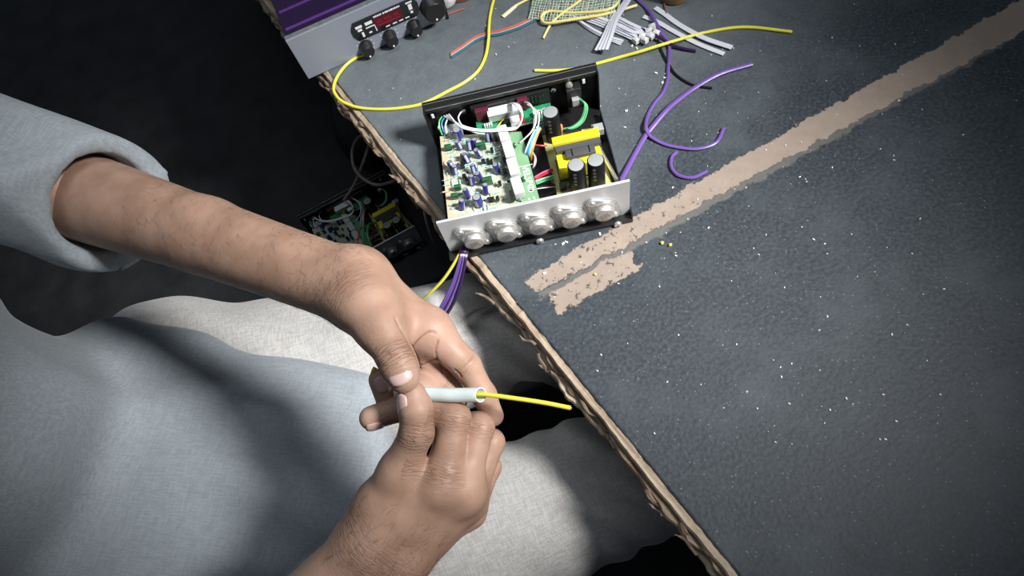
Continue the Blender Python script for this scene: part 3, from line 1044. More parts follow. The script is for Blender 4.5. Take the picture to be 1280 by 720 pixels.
# ---- power board
QZ = 0.012
power = MB().prism([(0.0290, 0.0040), (0.0900, 0.0040), (0.0885, 0.118), (0.0262, 0.124)], QZ - 0.0016, QZ).build('power_board', 'pcb_power', amp)
for (tx, ty, h) in ((*at(688, 140, 0.057)[:2], 0.045), (*at(720, 206, 0.058)[:2], 0.046), (*at(744.5, 200, 0.058)[:2], 0.046)):
    r = 0.0093
    o = MB().lathe([(r * 0.94, 0), (r, 0.001), (r, 0.003), (r * 0.96, 0.0042), (r, 0.0054), (r, h - 0.001), (r * 0.92, h)], n=28).build('main_capacitor', 'cap_black', power, True, loc=(tx, ty, QZ))
    MB().lathe([(r * 0.86, 0), (r * 0.86, 0.0003), (r * 0.80, 0.0004), (0.0001, 0.0002)], (0, 0, h), n=24).build('cap_top', 'cap_top', o, True)
    for q in range(4):
        for a_, rr in ((-1.95, 0.0019),):
            MB().lathe([(rr, 0), (rr, 0.0002), (rr * 0.6, 0.0002), (rr * 0.6, 0.0001)], (r * math.cos(a_), r * math.sin(a_), h - 0.0055 - q * 0.0060), (math.cos(a_), math.sin(a_), 0), 12).build('minus_mark', 'cap_mark', o)
tx, ty = 0.0600, 0.0715
tr = MB().box((tx, ty - 0.0045, QZ + 0.0130), (0.049, 0.026, 0.0225)).build('transformer', 'tape_yellow', power, True, bevel=0.0015)
MB().box((tx + 0.0005, ty + 0.0135, QZ + 0.0290), (0.052, 0.0100, 0.0110)).build('taped_yoke', 'tape_yellow', tr, True, bevel=0.0008)
MB().box((tx + 0.001, ty + 0.0050, QZ + 0.0255), (0.050, 0.0075, 0.0100)).build('core', 'ferrite', tr, bevel=0.0006)
MB().box((tx + 0.002, ty - 0.0030, QZ + 0.0265), (0.033, 0.0125, 0.0065)).build('core_bar', 'ferrite', tr, True, bevel=0.0018)
for q in (-0.009, 0.010):
    MB().box((tx + 0.002 + q, ty - 0.0030, QZ + 0.0299), (0.0012, 0.0105, 0.0006)).build('core_mark', 'cap_black', tr)
MB().box((tx, ty - 0.003, QZ + 0.0016), (0.051, 0.030, 0.0030)).build('bobbin_base', 'black_plastic', tr, bevel=0.0005)
for q in range(6):
    MB().lathe([(0.0007, 0), (0.0006, 0.006)], (tx - 0.010 + q * 0.004, ty + 0.0210, QZ), n=6).build('pin', 'solder', tr)
p = at(747, 162, QZ + 0.006)
MB().box((0, 0, 0.006), (0.013, 0.010, 0.010)).box((-0.003, 0, 0.012), (0.004, 0.006, 0.003)).build('terminal_block', 'module_tin', power, bevel=0.0006, loc=(p[0], p[1], QZ))
p = at(717, 163, QZ + 0.004)
MB().box((0, 0, 0.003), (0.018, 0.007, 0.006)).build('fuse_holder', 'black_plastic', power, bevel=0.0004, loc=(p[0], p[1], QZ))
p = at(701, 161, QZ + 0.004)
MB().lathe([(0.0025, 0), (0.0025, 0.010), (0.0015, 0.0112)], n=10).build('thermistor', 'orange_wire', power, True, loc=(p[0], p[1], QZ))
for (x, y) in ((704, 232), (712, 236)):
    p = at(x, y, QZ + 0.005)
    MB().box((0, 0, 0.0045), (0.008, 0.006, 0.009)).build('driver_block', 'chip_black', power, bevel=0.0005, loc=(p[0], p[1], QZ))
p = at(691, 226, QZ)
inst('lettering', text_mesh('G', 0.006, 'silk_white'), power, (p[0], p[1], QZ + 0.0002))
p = at(693, 183, QZ)
inst('lettering', text_mesh('Q', 0.006, 'silk_white'), power, (p[0], p[1], QZ + 0.0002))
p = at(762, 225, QZ)
MB().tube([at(744, 176, 0.017), at(771, 225, 0.017)], 0.0022, n=10, sub=1).build('heat_spreader_rod', 'bright_steel', amp, True)

# ---- control board behind the front panel
yb = AD - 0.006


def bp_(px, py, y0):
    d = CAM_R @ np.array([(px - 640) / FPX, -(py - 360) / FPX, -1.0])
    return CAM_C + d * ((y0 - CAM_C[1]) / d[1])


cb0 = MB().prism([(-0.046, AD - 0.030), (0.043, AD - 0.030), (0.043, AD - 0.008), (-0.046, AD - 0.008)], 0.030, 0.0316).build('control_board', 'pcb_green', amp)
cb0b = MB().box((-0.0015, AD - 0.0305, 0.0308), (0.089, 0.0005, 0.0017)).build('board_edge', 'silk_white', cb0)
MB().box((-0.002, AD - 0.004, 0.038), (0.092, 0.006, 0.026)).build('display_bezel', 'black_plastic', amp, bevel=0.0006)
MB().box((-0.036, AD - 0.0100, 0.040), (0.016, 0.006, 0.018)).build('display_block', 'module_red', cb0, bevel=0.0005)
MB().box((0.012, AD - 0.0100, 0.043), (0.012, 0.006, 0.016)).build('display_block', 'module_red', cb0, bevel=0.0005)
MB().box((-0.011, AD - 0.0140, 0.040), (0.038, 0.013, 0.0110)).build('player_module', 'module_tin', cb0, bevel=0.0007)
MB().box((-0.011, AD - 0.0140, 0.0457), (0.038, 0.011, 0.0008)).build('module_lid', 'white_plastic', cb0, bevel=0.0002)
for q in range(5):
    MB().box((0.019 + q * 0.0042, AD - 0.011, 0.046), (0.0022, 0.004, 0.009)).build('button_switch', 'chip_black', cb0, bevel=0.0004)
for q in range(5):
    MB().box((0.022 + q * 0.003, AD - 0.0225, 0.0345), (0.0018, 0.006, 0.0055)).build('header_pin', 'white_plastic', cb0)
for q in range(4):
    MB().box((-0.036 + q * 0.0026, AD - 0.022, 0.0335), (0.0014, 0.004, 0.004)).build('header_pin', 'white_plastic', cb0)
MB().box((-0.010, AD - 0.026, 0.0350), (0.007, 0.006, 0.007)).build('socket', 'chip_black', cb0, bevel=0.0004)
MB().box((-0.001, AD - 0.027, 0.0365), (0.011, 0.008, 0.009)).build('white_connector', 'white_plastic', cb0, bevel=0.0006)
MB().box((0.0075, AD - 0.027, 0.0360), (0.005, 0.004, 0.009)).build('red_jumper', 'red_wire', cb0, bevel=0.0004)
for x in (-0.046, 0.044):
    MB().lathe([(0.0042, 0), (0.0042, 0.010), (0.0020, 0.012)], (x, AD - 0.010, 0.022), (0, -1, 0), 14).build('potentiometer', 'chip_black', amp, True)
# input jacks block at the left and power switch at the right
ij = MB().box((-0.074, AD - 0.014, 0.026), (0.020, 0.012, 0.016)).build('input_socket', 'module_tin', amp, bevel=0.001)
for q in range(4):
    MB().box((-0.083 + q * 0.006, AD - 0.021, 0.035), (0.0010, 0.003, 0.006)).build('lug', 'bright_steel', ij)
MB().lathe([(0.0045, 0), (0.0045, 0.008), (0.003, 0.009)], (-0.078, AD - 0.020, 0.030), (0, -1, 0), 14).build('socket_barrel', 'bright_steel', ij, True)
sw = MB().box((0.071, AD - 0.007, 0.035), (0.017, 0.013, 0.028)).build('power_switch', 'black_plastic', amp, bevel=0.0012)
MB().box((0.0715, AD - 0.016, 0.033), (0.008, 0.006, 0.010)).build('switch_terminal', 'module_tin', sw, bevel=0.0005)
MB().lathe([(0.004, 0), (0.004, 0.003), (0.002, 0.004)], (0.067, AD - 0.006, 0.052), (0, -1, 0), 12).build('switch_nut', 'nickel', sw)


def wire(path, mname, r=0.0009, parent=amp, name='wire', n=6, sub=6):
    """path of (px, py, z) on the photograph"""
    return MB().tube([at(*p) for p in path], r, n=n, sub=sub).build(name, mname, parent, True)


# white audio leads from the input jacks along the board to the connector
for k, dz in ((0, 0.0), (1, 0.0016), (2, 0.003)):
    wire([(555 + 3 * k, 145 - k, 0.040 + dz), (578 - k, 157 + k, 0.045 + dz), (600, 162 + k, 0.046 + dz), (628, 161 + 1.2 * k, 0.046 + dz), (646, 158 + k, 0.048 + dz),
          (653, 146, 0.056 + dz), (650 - k, 133 + k, 0.058 + dz), (642 - k, 129, 0.050 + dz), (635 - k, 132, 0.042)], 'white_wire', 0.0010)
wire([(576, 140, 0.040), (573, 148, 0.046), (580, 159, 0.048), (600, 167, 0.046), (625, 164, 0.045)], 'white_wire', 0.0009)
wire([(651, 127, 0.040), (662, 130, 0.055), (670, 146, 0.056), (666, 162, 0.050), (655, 174, 0.040), (650, 178, 0.036)], 'white_wire', 0.0010)
wire([(655, 128, 0.040), (672, 140, 0.052), (673, 155, 0.050), (668, 170, 0.040)], 'white_wire', 0.0008)
wire([(681, 135, 0.040), (670, 142, 0.048), (667, 158, 0.048), (672, 150, 0.04)], 'grey_wire', 0.0008)
for k, (mn) in enumerate(('white_wire', 'blue_wire', 'cyan_wire', 'pale_yellow', 'orange_wire')):
    wire([(680 + 0.2 * k, 152 + 1.2 * k, 0.020), (672 + 0.6 * k, 158 + 1.4 * k, 0.042), (664 + 1.2 * k, 172 + 1.4 * k, 0.044), (657.5 + 1.8 * k, 188 + 1.0 * k, 0.038), (656 + 2 * k, 196 + k, 0.028)], mn, 0.0010)
for k, mn in enumerate(('brown_wire', 'white_wire', 'grey_wire')):
    wire([(664 + k, 190, 0.025), (668 + k, 198, 0.032), (666 + k, 208, 0.028), (660 + k, 214, 0.016)], mn, 0.0008)
wire([(553, 145, 0.038), (549, 152, 0.040), (550, 161, 0.036), (553, 169, 0.034)], 'green_wire', 0.0009)
wire([(556, 146, 0.038), (552, 154, 0.040), (554, 163, 0.036), (556, 170, 0.034)], 'blue_wire', 0.0009)
wire([(560, 147, 0.038), (557, 156, 0.041), (559, 168, 0.036)], 'white_wire', 0.0009)
wire([(549, 155, 0.030), (548, 160, 0.030), (551, 165, 0.030)], 'white_wire', 0.0009)
for k, mn in enumerate(('red_wire', 'orange_wire', 'brown_wire', 'red_wire')):
    wire([(642 + 2.0 * k, 138, 0.032), (641 + 2.2 * k, 150, 0.026), (638 + 2.2 * k, 164, 0.026)], mn, 0.0009)
wire([(635, 143, 0.040), (627, 152, 0.034), (619, 163, 0.030)], 'yellow_wire', 0.0011)
wire([(594, 149, 0.028), (600, 157, 0.026), (606, 164, 0.024)], 'red_wire', 0.0009)
wire([(604, 149, 0.030), (602, 157, 0.028), (604, 165, 0.024)], 'pale_yellow', 0.0009)
wire([(606, 150, 0.030), (607, 158, 0.028), (610, 165, 0.024)], 'orange_wire', 0.0009)
for k in range(3):
    wire([(723 + k, 122 + k, 0.034), (731 + 1.5 * k, 131 + k, 0.036), (727 + 1.6 * k, 148 + k, 0.026), (716 + 2 * k, 158 + k * 0.6, 0.020), (704 + 2 * k, 161 + 0.6 * k, 0.016)], ('green_wire', 'mint_wire', 'green_wire')[k], 0.0010)
wire([(668, 181, 0.020), (676, 182, 0.019), (684, 182, 0.016)], 'red_wire', 0.0010)
wire([(668, 222, 0.030), (678, 216, 0.022), (690, 211, 0.016)], 'pink_wire', 0.0012)
wire([(669, 224, 0.030), (679, 219, 0.022), (691, 213, 0.016)], 'red_wire', 0.0010)
wire([(669, 227, 0.030), (680, 223, 0.022), (692, 220, 0.016)], 'mint_wire', 0.0013)
wire([(670, 230, 0.030), (681, 226, 0.022), (693, 223, 0.016)], 'green_wire', 0.0011)
wire([(671, 234, 0.030), (682, 232, 0.020), (694, 231, 0.014)], 'black_wire', 0.0012)
wire([(671, 236, 0.030), (682, 234.5, 0.020), (694, 233.5, 0.014)], 'white_wire', 0.0005)
wire([(562, 270, 0.020), (572, 266, 0.018), (590, 262, 0.016)], 'purple_wire', 0.0022)
wire([(571, 271, 0.026), (576, 266, 0.024), (586, 262, 0.018)], 'white_wire', 0.0010)

# output leads that leave under the plate and hang off the bench towards the sitter
lead_off = [('purple_wire', -6, 0.0016), ('purple_wire', -3, 0.0017), ('dark_purple_wire', 0, 0.0017), ('purple_wire', 2, 0.0016), ('white_wire', 4, 0.0009), ('black_wire', 5.5, 0.0017), ('dark_purple_wire', 7.5, 0.0016)]
for k, (mn, off, r) in enumerate(lead_off):
    wire([(581 + off * 0.2, 300, 0.012), (580 + off * 0.40, 312, 0.011), (578 + off * 0.55, 325, 0.008), (571 + off * 0.75, 352, -0.010), (560 + off, 378, -0.028), (547 + off, 398, -0.045), (520 + off, 425, -0.066)],
         mn, r, name='output_lead')
wire([(578, 306, 0.012), (573, 320, 0.008), (556, 347, -0.008), (538, 366, -0.024), (522, 379, -0.042), (492, 402, -0.060)], 'yellow_wire', 0.0017, name='output_lead')
MB().tube([at(580, 311, 0.012), at(579.5, 317, 0.011)], 0.0058, n=14, sub=1).build('lead_grommet', 'dark_purple_wire', amp, True)


# ================================================================== copy of the amplifier standing on the floor by the bench
def copy_tree(o, parent, skip=()):
    if o.name.split('.')[0] in skip:
        return None
    c = o.copy()
    COL.objects.link(c)
    c.parent = parent
    for ch in list(o.children):
        copy_tree(ch, c, skip)
    return c


bpy.context.view_layer.update()
amp2 = copy_tree(amp, None, skip=('resistor', 'silkscreen_lines', 'lettering', 'output_lead', 'lead_grommet', 'ring_logo', 'header_pin', 'polarity_band', 'solder_joints', 'pins'))
a2 = math.radians(19.3)
A2R = at(518, 282, FLOOR_Z + 0.0665)
amp2.rotation_euler = (0, 0, a2)
amp2.location = (A2R[0] - 0.1 * math.cos(a2), A2R[1] - 0.1 * math.sin(a2), FLOOR_Z + 0.0005)
tag(amp2, 'opened amplifier with yellow transformer standing on the dark floor beside the workbench', 'amplifier')
for k, mn in enumerate(('green_wire', 'green_wire', 'red_wire')):
    MB().tube([(0.032 - 0.006 * k, 0.085 - 0.02 * k, 0.02), (0.022 - 0.008 * k, 0.06, 0.06), (0.012 - 0.010 * k, 0.03, 0.075), (0.006 - 0.014 * k, 0.008, 0.066), (-0.004 - 0.014 * k, -0.01, 0.05)], 0.0022 if k < 2 else 0.0014, n=8, sub=6).build('wire', mn, amp2, True)

# ================================================================== second device: its lilac front faces the sitter
D_R = at(559, 23, 0)
D_L = at(471, 62, 0)
dang = math.atan2(D_R[1] - D_L[1], D_R[0] - D_L[0])
dev = thing('receiver', 'closed amplifier with lilac grey front, black knobs and dark red display window', 'amplifier', (D_R[0], D_R[1], 0), dang)
DW, DH, DD = 0.205, 0.066, 0.16
MB().box((-DW / 2, 0.0015, DH / 2 + 0.001), (DW, 0.003, DH)).build('fascia', 'fascia_lilac', dev, bevel=0.0006)
MB().box((-DW / 2, 0.003 + DD / 2, DH / 2 + 0.001), (DW - 0.002, DD, DH - 0.003)).build('body', 'gloss_cover', dev, bevel=0.0015)
for q in range(4):
    MB().box((-DW / 2, 0.022 + 0.018 * q, DH - 0.0002), (DW - 0.01, 0.0045, 0.0008)).build('cover_stripe', 'cover_purple' if q % 2 == 0 else 'white_print', dev) if q in (0, 2) else None
MB().box((-DW / 2, 0.006, DH - 0.0005), (DW, 0.008, 0.003)).build('top_strip', 'silver_strip', dev, bevel=0.0006)
MB().box((0.0012, 0.03, DH / 2 + 0.001), (0.0024, 0.066, DH)).build('side_edge', 'black_paint', dev, bevel=0.0004)
for x, y in ((-0.19, 0.012), (-0.015, 0.012), (-0.19, 0.15), (-0.015, 0.15)):
    MB().lathe([(0.005, 0), (0.006, 0.0015)], (x, y, 0), n=10).build('foot', 'black_dull', dev)


def fp_(px, py, off=0.0):
    """photo pixel -> local (x, z) on the fascia plane"""
    d = CAM_R @ np.array([(px - 640) / FPX, -(py - 360) / FPX, -1.0])
    nn = np.array([-math.sin(dang), math.cos(dang), 0])
    t = ((D_R - CAM_C) @ nn - off) / (d @ nn)
    p = CAM_C + d * t - D_R
    return np.array([p[0] * math.cos(dang) + p[1] * math.sin(dang), p[2]])


w0, w1 = fp_(447, 47), fp_(519, 8)
cx_, cz_ = (w0[0] + w1[0]) / 2, 0.0385
ww, wh = 0.094, 0.028
oct_ = []
for sx2, sz2, rev in ((1, 1, 0), (-1, 1, 1), (-1, -1, 0), (1, -1, 1)):
    c = [(sx2 * ww / 2, sz2 * (wh / 2 - 0.009)), (sx2 * (ww / 2 - 0.005), sz2 * wh / 2)]
    oct_ += c if not rev else c[::-1]
win = MB()
nv = len(oct_)
win.add([(cx_ + x, -0.0014, cz_ + z) for x, z in oct_] + [(cx_ + x, 0.0002, cz_ + z) for x, z in oct_],
        [tuple(range(nv)), tuple(range(2 * nv - 1, nv - 1, -1))] + [(i, nv + i, nv + (i + 1) % nv, (i + 1) % nv) for i in range(nv)])
win = win.build('display_window', 'display_window', dev)
MB().box((cx_ + 0.004, -0.0017, cz_ + 0.001), (0.038, 0.0008, 0.014)).build('display', 'display_red', win)
dg = MB()
for q in range(9):
    if q in (2, 6):
        continue
    for (dx, dz, w_, h_) in ((0, 0.0022, 0.0020, 0.0004), (0, 0, 0.0020, 0.0004), (-0.0010, 0.001, 0.0004, 0.0024), (0.0010, -0.001, 0.0004, 0.0024)):
        dg.box((cx_ - 0.010 + q * 0.0034 + dx, -0.0022, cz_ + 0.0018 + dz), (w_, 0.0002, h_))
dg.box((cx_ + 0.004, -0.0022, cz_ - 0.003), (0.032, 0.0002, 0.0006))
dg.build('display_digits', 'display_digit', win)
tw = MB()
x = cx_ - 0.013
while x < cx_ + 0.024:
    w_ = rnd.uniform(0.0010, 0.0022)
    if abs(x - (cx_ - 0.001)) > 0.0014:
        tw.box((x, -0.0016, cz_ + 0.0107), (w_, 0.0004, rnd.uniform(0.0018, 0.0024)))
    x += w_ + 0.0003
tw.build('illegible_title', 'white_print', win)
pt = MB()
for x, z, w_, h_ in ((-0.036, 0.006, 0.009, 0.0034), (-0.036, 0.001, 0.006, 0.003), (-0.034, -0.007, 0.003, 0.007), (-0.022, 0.006, 0.010, 0.0042), (-0.022, 0.000, 0.012, 0.0014),
                     (-0.024, -0.008, 0.004, 0.002), (-0.0155, -0.005, 0.0014, 0.010), (0.036, 0.010, 0.009, 0.0020), (0.036, 0.003, 0.005, 0.008), (0.036, -0.005, 0.0035, 0.003),
                     (0.000, -0.010, 0.006, 0.0014), (0.010, -0.010, 0.006, 0.0014), (0.019, -0.010, 0.006, 0.0014), (0.028, -0.010, 0.006, 0.0014)):
    pt.box((cx_ + x, -0.0016, cz_ + z), (w_, 0.0005, h_))
pt.build('printed_symbols', 'white_print', win)


def knob(px, py, r, L, big=False):
    c = fp_(px, py)
    k_ = MB().lathe([(r * 1.05, 0), (r * 1.05, 0.002), (r, 0.003), (r * 0.94, L - 0.0015), (r * 0.86, L), (0.0001, L + 0.0002)], n=28).build('knob', 'black_plastic', dev, True, loc=(c[0], 0, c[1]), rot=FR)
    MB().lathe([(0.0013 + 0.0002 * big, 0), (0.0012, 0.0006)], (-r * 0.05, -r * 0.62, L), n=12).build('pointer_dot', 'dot_white', k_)
    for q in range(9):
        a_ = math.radians(-40 + 260 * q / 8)
        R_ = r * 1.32
        MB().lathe([(0.0007, 0), (0.0007, 0.0003)], (R_ * math.cos(a_), R_ * math.sin(a_), 0.0001), n=8).build('scale_dot', 'white_print', k_)


knob(457, 57, 0.0088, 0.016)
knob(486.5, 44, 0.0088, 0.016)
knob(516.5, 31, 0.0088, 0.016)
knob(539, 7, 0.0155, 0.017, True)


# ================================================================== loose things on the bench
def loose(name, path, mname, r, label, cat, group=None, n=8, sub=8, flat=1.0, up=None):
    o = MB().tube([at(*p) for p in path], r, n=n, sub=sub, flat=flat, up=up).build(name, mname, None, True)
    return tag(o, label, cat, group)


yr = 0.0020
loose('yellow_wire', [(455, 69, yr), (444, 73, yr), (432, 82, yr), (421, 97, 0.004), (417, 112, 0.005), (424, 124, 0.005), (438, 131.5, 0.003), (455, 135.5, yr), (480, 136.5, yr), (505, 134.5, yr), (530, 129, yr), (560, 114, yr), (582, 102, yr),
                      (598, 88, yr), (607, 70, yr), (610.5, 50, 0.0055), (611, 38, 0.0055), (612.5, 20, yr), (617, 0, yr), (625, -25, yr)], 'yellow_wire', yr,
      'long yellow wire looping from the lilac grey receiver past the opened amplifier', 'wire')
loose('yellow_wire', [(668.5, 88, yr), (690, 88.3, yr), (715, 86.5, yr), (742, 80.5, yr), (775, 71.5, yr), (800, 64.5, 0.006), (822, 57.5, 0.0075), (842, 51.5, 0.006), (880, 41, yr), (930, 34, yr), (990, 40, yr)], 'yellow_wire', yr,
      'straight yellow wire lying behind the opened amplifier and crossing the purple cable', 'wire')

# flat ribbon cable of five strands
rib = thing('ribbon_cable', 'short flat ribbon cable with red, white and teal strands', 'cable', at(563, 68, 0))
base = at(563, 68, 0)
for k, mn in enumerate(('salmon_wire', 'salmon_wire', 'cap_top', 'teal_wire', 'teal_wire')):
    pts = []
    for (x, y) in ((563, 66.5), (578, 57), (594, 46), (609, 40.5), (625, 37.5), (645, 31), (662, 23), (678, 15.5), (700, 6)):
        p = at(x + 0.25 * k, y + 1.45 * k, 0.0016)
        pts.append(p - np.array([base[0], base[1], 0]))
    MB().tube(pts, 0.00085, n=6, sub=6).build('strand', mn, rib, True)

# pale yellow twin leads
loose('twin_lead', [(628, 21, 0.0014), (636, 14, 0.0014), (645, 7, 0.0016), (660, -1, 0.003), (680, -12, 0.004)], 'pale_yellow', 0.0017, 'pale yellow lead with bare split end beside the ribbon cable', 'wire')
o = bpy.data.objects['twin_lead']
for dx in (0, 2.6):
    MB().tube([at(627 + dx, 20.5 + dx * 0.5, 0.0014), at(636 + dx, 13 + dx * 0.5, 0.0014), at(643 + dx, 8, 0.0016)], 0.0011, n=6, sub=4).build('split_strand', 'mesh_white' if dx else 'pale_yellow', o, True)
loose('yellow_strap', [(679, 48, 0.002), (685, 36, 0.002), (692, 26, 0.004), (705, 15, 0.008), (722, 3, 0.012), (735, -8, 0.012)], 'pale_yellow', 0.0016, 'pale yellow wire with one end pointing at the sitter, crossing a loop', 'wire')
loose('yellow_strap', [(796, 6.5, 0.004), (775, 13, 0.006), (750, 19, 0.008), (725, 23, 0.008), (705, 26, 0.0085), (690, 28.5, 0.007), (680, 28, 0.006), (676.5, 22, 0.006), (681, 16, 0.006), (692, 14, 0.006), (712, 16, 0.007),
                       (740, 15, 0.009), (760, 12, 0.010), (772, 4, 0.010), (776, -10, 0.010)], 'pale_yellow', 0.0019, 'pale yellow wire bent into a long hairpin loop over the mesh', 'wire')

# braided mesh sheet: strands over and under, real geometry, uncountable
ms = thing('mesh_sheet', 'crumpled green and white woven mesh lying under the yellow loop', 'mesh', at(715, 8, 0))
mb0 = at(715, 8, 0)


def mesh_strands(mname, dirn, n, seed):
    r = random.Random(seed)
    b = MB()
    for i in range(n):
        t = i / (n - 1)
        if dirn == 0:
            P = [(661 + 108 * t + r.uniform(-1, 1) + 10 * s, 24 - 42 * s + 7 * t * (1 - s) * (1 if t < .5 else .2), 0.003 + 0.006 * math.sin(3.1 * s) * (0.4 + t) + 0.0006 * (i % 2)) for s in (0, .33, .66, 1)]
        else:
            P = [(661 + 108 * s + 8 * t, 22 - 40 * t + 4 * math.sin(4 * s) + r.uniform(-.6, .6), 0.003 + 0.006 * math.sin(3.1 * t) * (0.4 + s) + 0.0006 * ((i + int(s * 8)) % 2)) for s in [q / 8 for q in range(9)]]
        b.tube([at(*p) - mb0 for p in P], 0.00045, n=4, sub=3)
    o = b.build('mesh_strands', mname, ms)
    o['kind'] = 'stuff'


mesh_strands('mesh_white', 0, 30, 1)
mesh_strands('mesh_green', 0, 18, 2)
mesh_strands('mesh_brown', 0, 9, 5)
mesh_strands('mesh_green', 1, 12, 3)
mesh_strands('mesh_white', 1, 13, 4)


def strip(name, path, w, mname, label=None, group=None, t=0.0011, head=None):
    """flat plastic strap along (px,py,z) points, thickness upward"""
    P = catmull([at(*p) for p in path], 6)
    T = np.gradient(P, axis=0)
    vs_, fs_ = [], []
    m = len(P)
    for i in range(m):
        s = np.cross(T[i], (0, 0, 1))
        s /= np.linalg.norm(s)
        for a_, b_ in ((-1, 0), (1, 0), (1, 1), (-1, 1)):
            vs_.append(P[i] + s * a_ * w / 2 + np.array([0, 0, b_ * t]))
    for i in range(m - 1):
        for k in range(4):
            k2 = (k + 1) % 4
            fs_.append((i * 4 + k, i * 4 + k2, i * 4 + 4 + k2, i * 4 + 4 + k))
    fs_ += [(3, 2, 1, 0), tuple((m - 1) * 4 + k for k in range(4))]
    o = MB().add(vs_, fs_).build(name, mname, None)
    if label:
        tag(o, label, 'cable tie', group)
    if head is not None:
        h = MB().box((0, 0, 0.003), (0.0080, 0.0068, 0.0058)).box((0, 0, 0.0060), (0.0040, 0.0044, 0.0012)).build('tie_head', 'tie_head', o, bevel=0.0007, loc=P[-1] + np.array([0, 0, 0.0002]), rot=(rnd.uniform(-.3, .3), rnd.uniform(-.3, .3), math.atan2(T[-1][1], T[-1][0])))
    return o


tl = 'white plastic cable tie in the bundle whose square heads lie together near the purple cable'
tg = 'white cable ties with heads together'
heads = [(795, 53.5), (803, 47), (806, 53), (811, 42), (816, 36), (814, 47), (820, 44)]
for k, (hx, hy) in enumerate(heads):
    zz = 0.001 + 0.0014 * (k % 4)
    u_ = 3 - k
    strip('cable_tie', [(722 + 1.5 * k, 14 + 2.4 * u_, zz), (745 + k, 22 + 2.6 * u_, zz), (768 + k, 31 + 2.7 * u_, zz), (788 + 0.8 * k, 40 + 2.6 * u_, zz + 0.001), (hx, hy, 0.0015 + 0.0012 * (k % 3))], 0.0046, 'cable_tie', tl, tg, head=1)
tl2 = 'white plastic cable tie tail fanned out across the other ties'
for k in range(4):
    strip('cable_tie', [(745 + 4.4 * k, 63.5 - 0.3 * k, 0.0055 + 0.0016 * k), (755 + 3.2 * k, 45, 0.0066 + 0.0014 * k), (765 + 2.2 * k, 24, 0.0072 + 0.0013 * k), (781 + 1.6 * k, 2, 0.0078 + 0.0013 * k), (793 + k, -18, 0.009 + 0.0013 * k)], 0.0040, 'cable_tie', tl2, 'cable tie tails pointing at the amplifier')
tl3 = 'white plastic cable tie curving out from under the fanned tails'
for k in range(3):
    strip('cable_tie', [(776 + 1.6 * k, 56 - 2.2 * k, 0.0008 + 0.0011 * k), (758, 48.5 - 1.8 * k, 0.001 + 0.0011 * k), (738, 38 - 1.5 * k, 0.0012 + 0.0011 * k), (718, 23 - k, 0.0014 + 0.0011 * k), (705, 10 - k, 0.003)], 0.0030, 'cable_tie', tl3, 'curved cable ties')
strip('cable_tie', [(804, 21, 0.001), (822, 28, 0.001), (842, 39.5, 0.001), (872, 55, 0.001), (905, 68, 0.001)], 0.0062, 'cable_tie', 'broad white cable tie passing under the purple cable, beside the brown bottle', None)
strip('cable_tie', [(819, 10, 0.001), (832, 19, 0.001), (850, 32, 0.001), (880, 48, 0.0022), (915, 60, 0.0022)], 0.0068, 'cable_tie', 'broad white cable tie with its end beside the brown bottle', None)

# purple speaker cables
pu = 0.0022
loose('purple_cable', [(775, 228, 0.010), (781, 217, 0.005), (792, 196, pu), (806, 171, pu), (820, 153, 0.004), (832, 139, 0.005), (844, 128, 0.004), (868, 110, pu), (900, 92, pu), (940, 80, pu)], 'purple_wire', 0.0031, 'thick purple cable running from behind the transistor plate across the workbench', 'cable', flat=0.8)
loose('purple_cable', [(793, -4, pu), (808, 10, pu), (817, 23, 0.006), (826, 39, 0.006), (834, 50, 0.003), (837, 63, pu), (835.5, 85, pu), (834.5, 100, pu), (829, 115, pu), (818, 129, pu), (810, 144, pu), (807.5, 158, 0.006), (812, 169, 0.004), (826, 178, pu), (842, 183, pu), (870, 186, pu), (895, 178, pu), (905, 160, pu)],
      'purple_wire', 0.0021, 'purple twin cable winding past the cable ties in a long curve', 'cable', flat=0.7)
loose('purple_cable', [(756, 12, 0.002), (772, 22, 0.002), (788, 30, 0.002), (806, 38, 0.004), (826, 48, 0.0065), (845, 58, 0.004), (870, 64, 0.002)], 'dark_purple_wire', 0.0019, 'dark purple cable running beside the cable tie heads', 'cable')
loose('purple_cable', [(846, 190, 0.002), (840, 196, 0.002), (838.5, 206, 0.002), (842, 214, 0.002), (850, 220, 0.002), (866, 222, 0.002), (884, 214, 0.002)], 'purple_wire', 0.0021, 'small loop of purple cable by itself beside the scraped brown stripe', 'cable')
loose('black_wire', [(822, 50, 0.0018), (829, 68, 0.0018), (837, 82, 0.0018), (846, 94, 0.0018), (866, 106, 0.0018), (890, 110, 0.0018)], 'black_wire', 0.0014, 'thin black wire curving away beside the purple cable', 'wire')
loose('red_wire', [(553, 20, 0.0014), (562, 17, 0.0014), (572, 13.5, 0.0014), (580, 11, 0.0014)], 'salmon_wire', 0.0009, 'short thin red wire at the corner of the receiver', 'wire')

# broken brick with plaster behind the receiver's corner
br = thing('brick_piece', 'broken red brick lump with white plaster behind the large black knob', 'brick', at(572, 2, 0))
b0 = at(572, 2, 0)
R3 = random.Random(5)


def lump(name, c, s, mname, parent, seed, n=3):
    bm = bmesh.new()
    bmesh.ops.create_icosphere(bm, subdivisions=n, radius=1.0)
    r = np.random.RandomState(seed)
    K = r.randn(6, 3) * 2.2
    ph = r.rand(6) * 6
    for v in bm.verts:
        d = sum(math.sin(K[i] @ np.array(v.co) + ph[i]) for i in range(6)) / 6
        v.co = v.co * (1 + 0.35 * d)
        v.co = Vector((v.co.x * s[0], v.co.y * s[1], max(v.co.z * s[2], -s[2] * 0.5)))
    me = bpy.data.meshes.new(name)
    bm.to_mesh(me)
    bm.free()
    me.materials.append(MAT[mname])
    o = obj(name, me, parent)
    o.location = V(c)
    return o


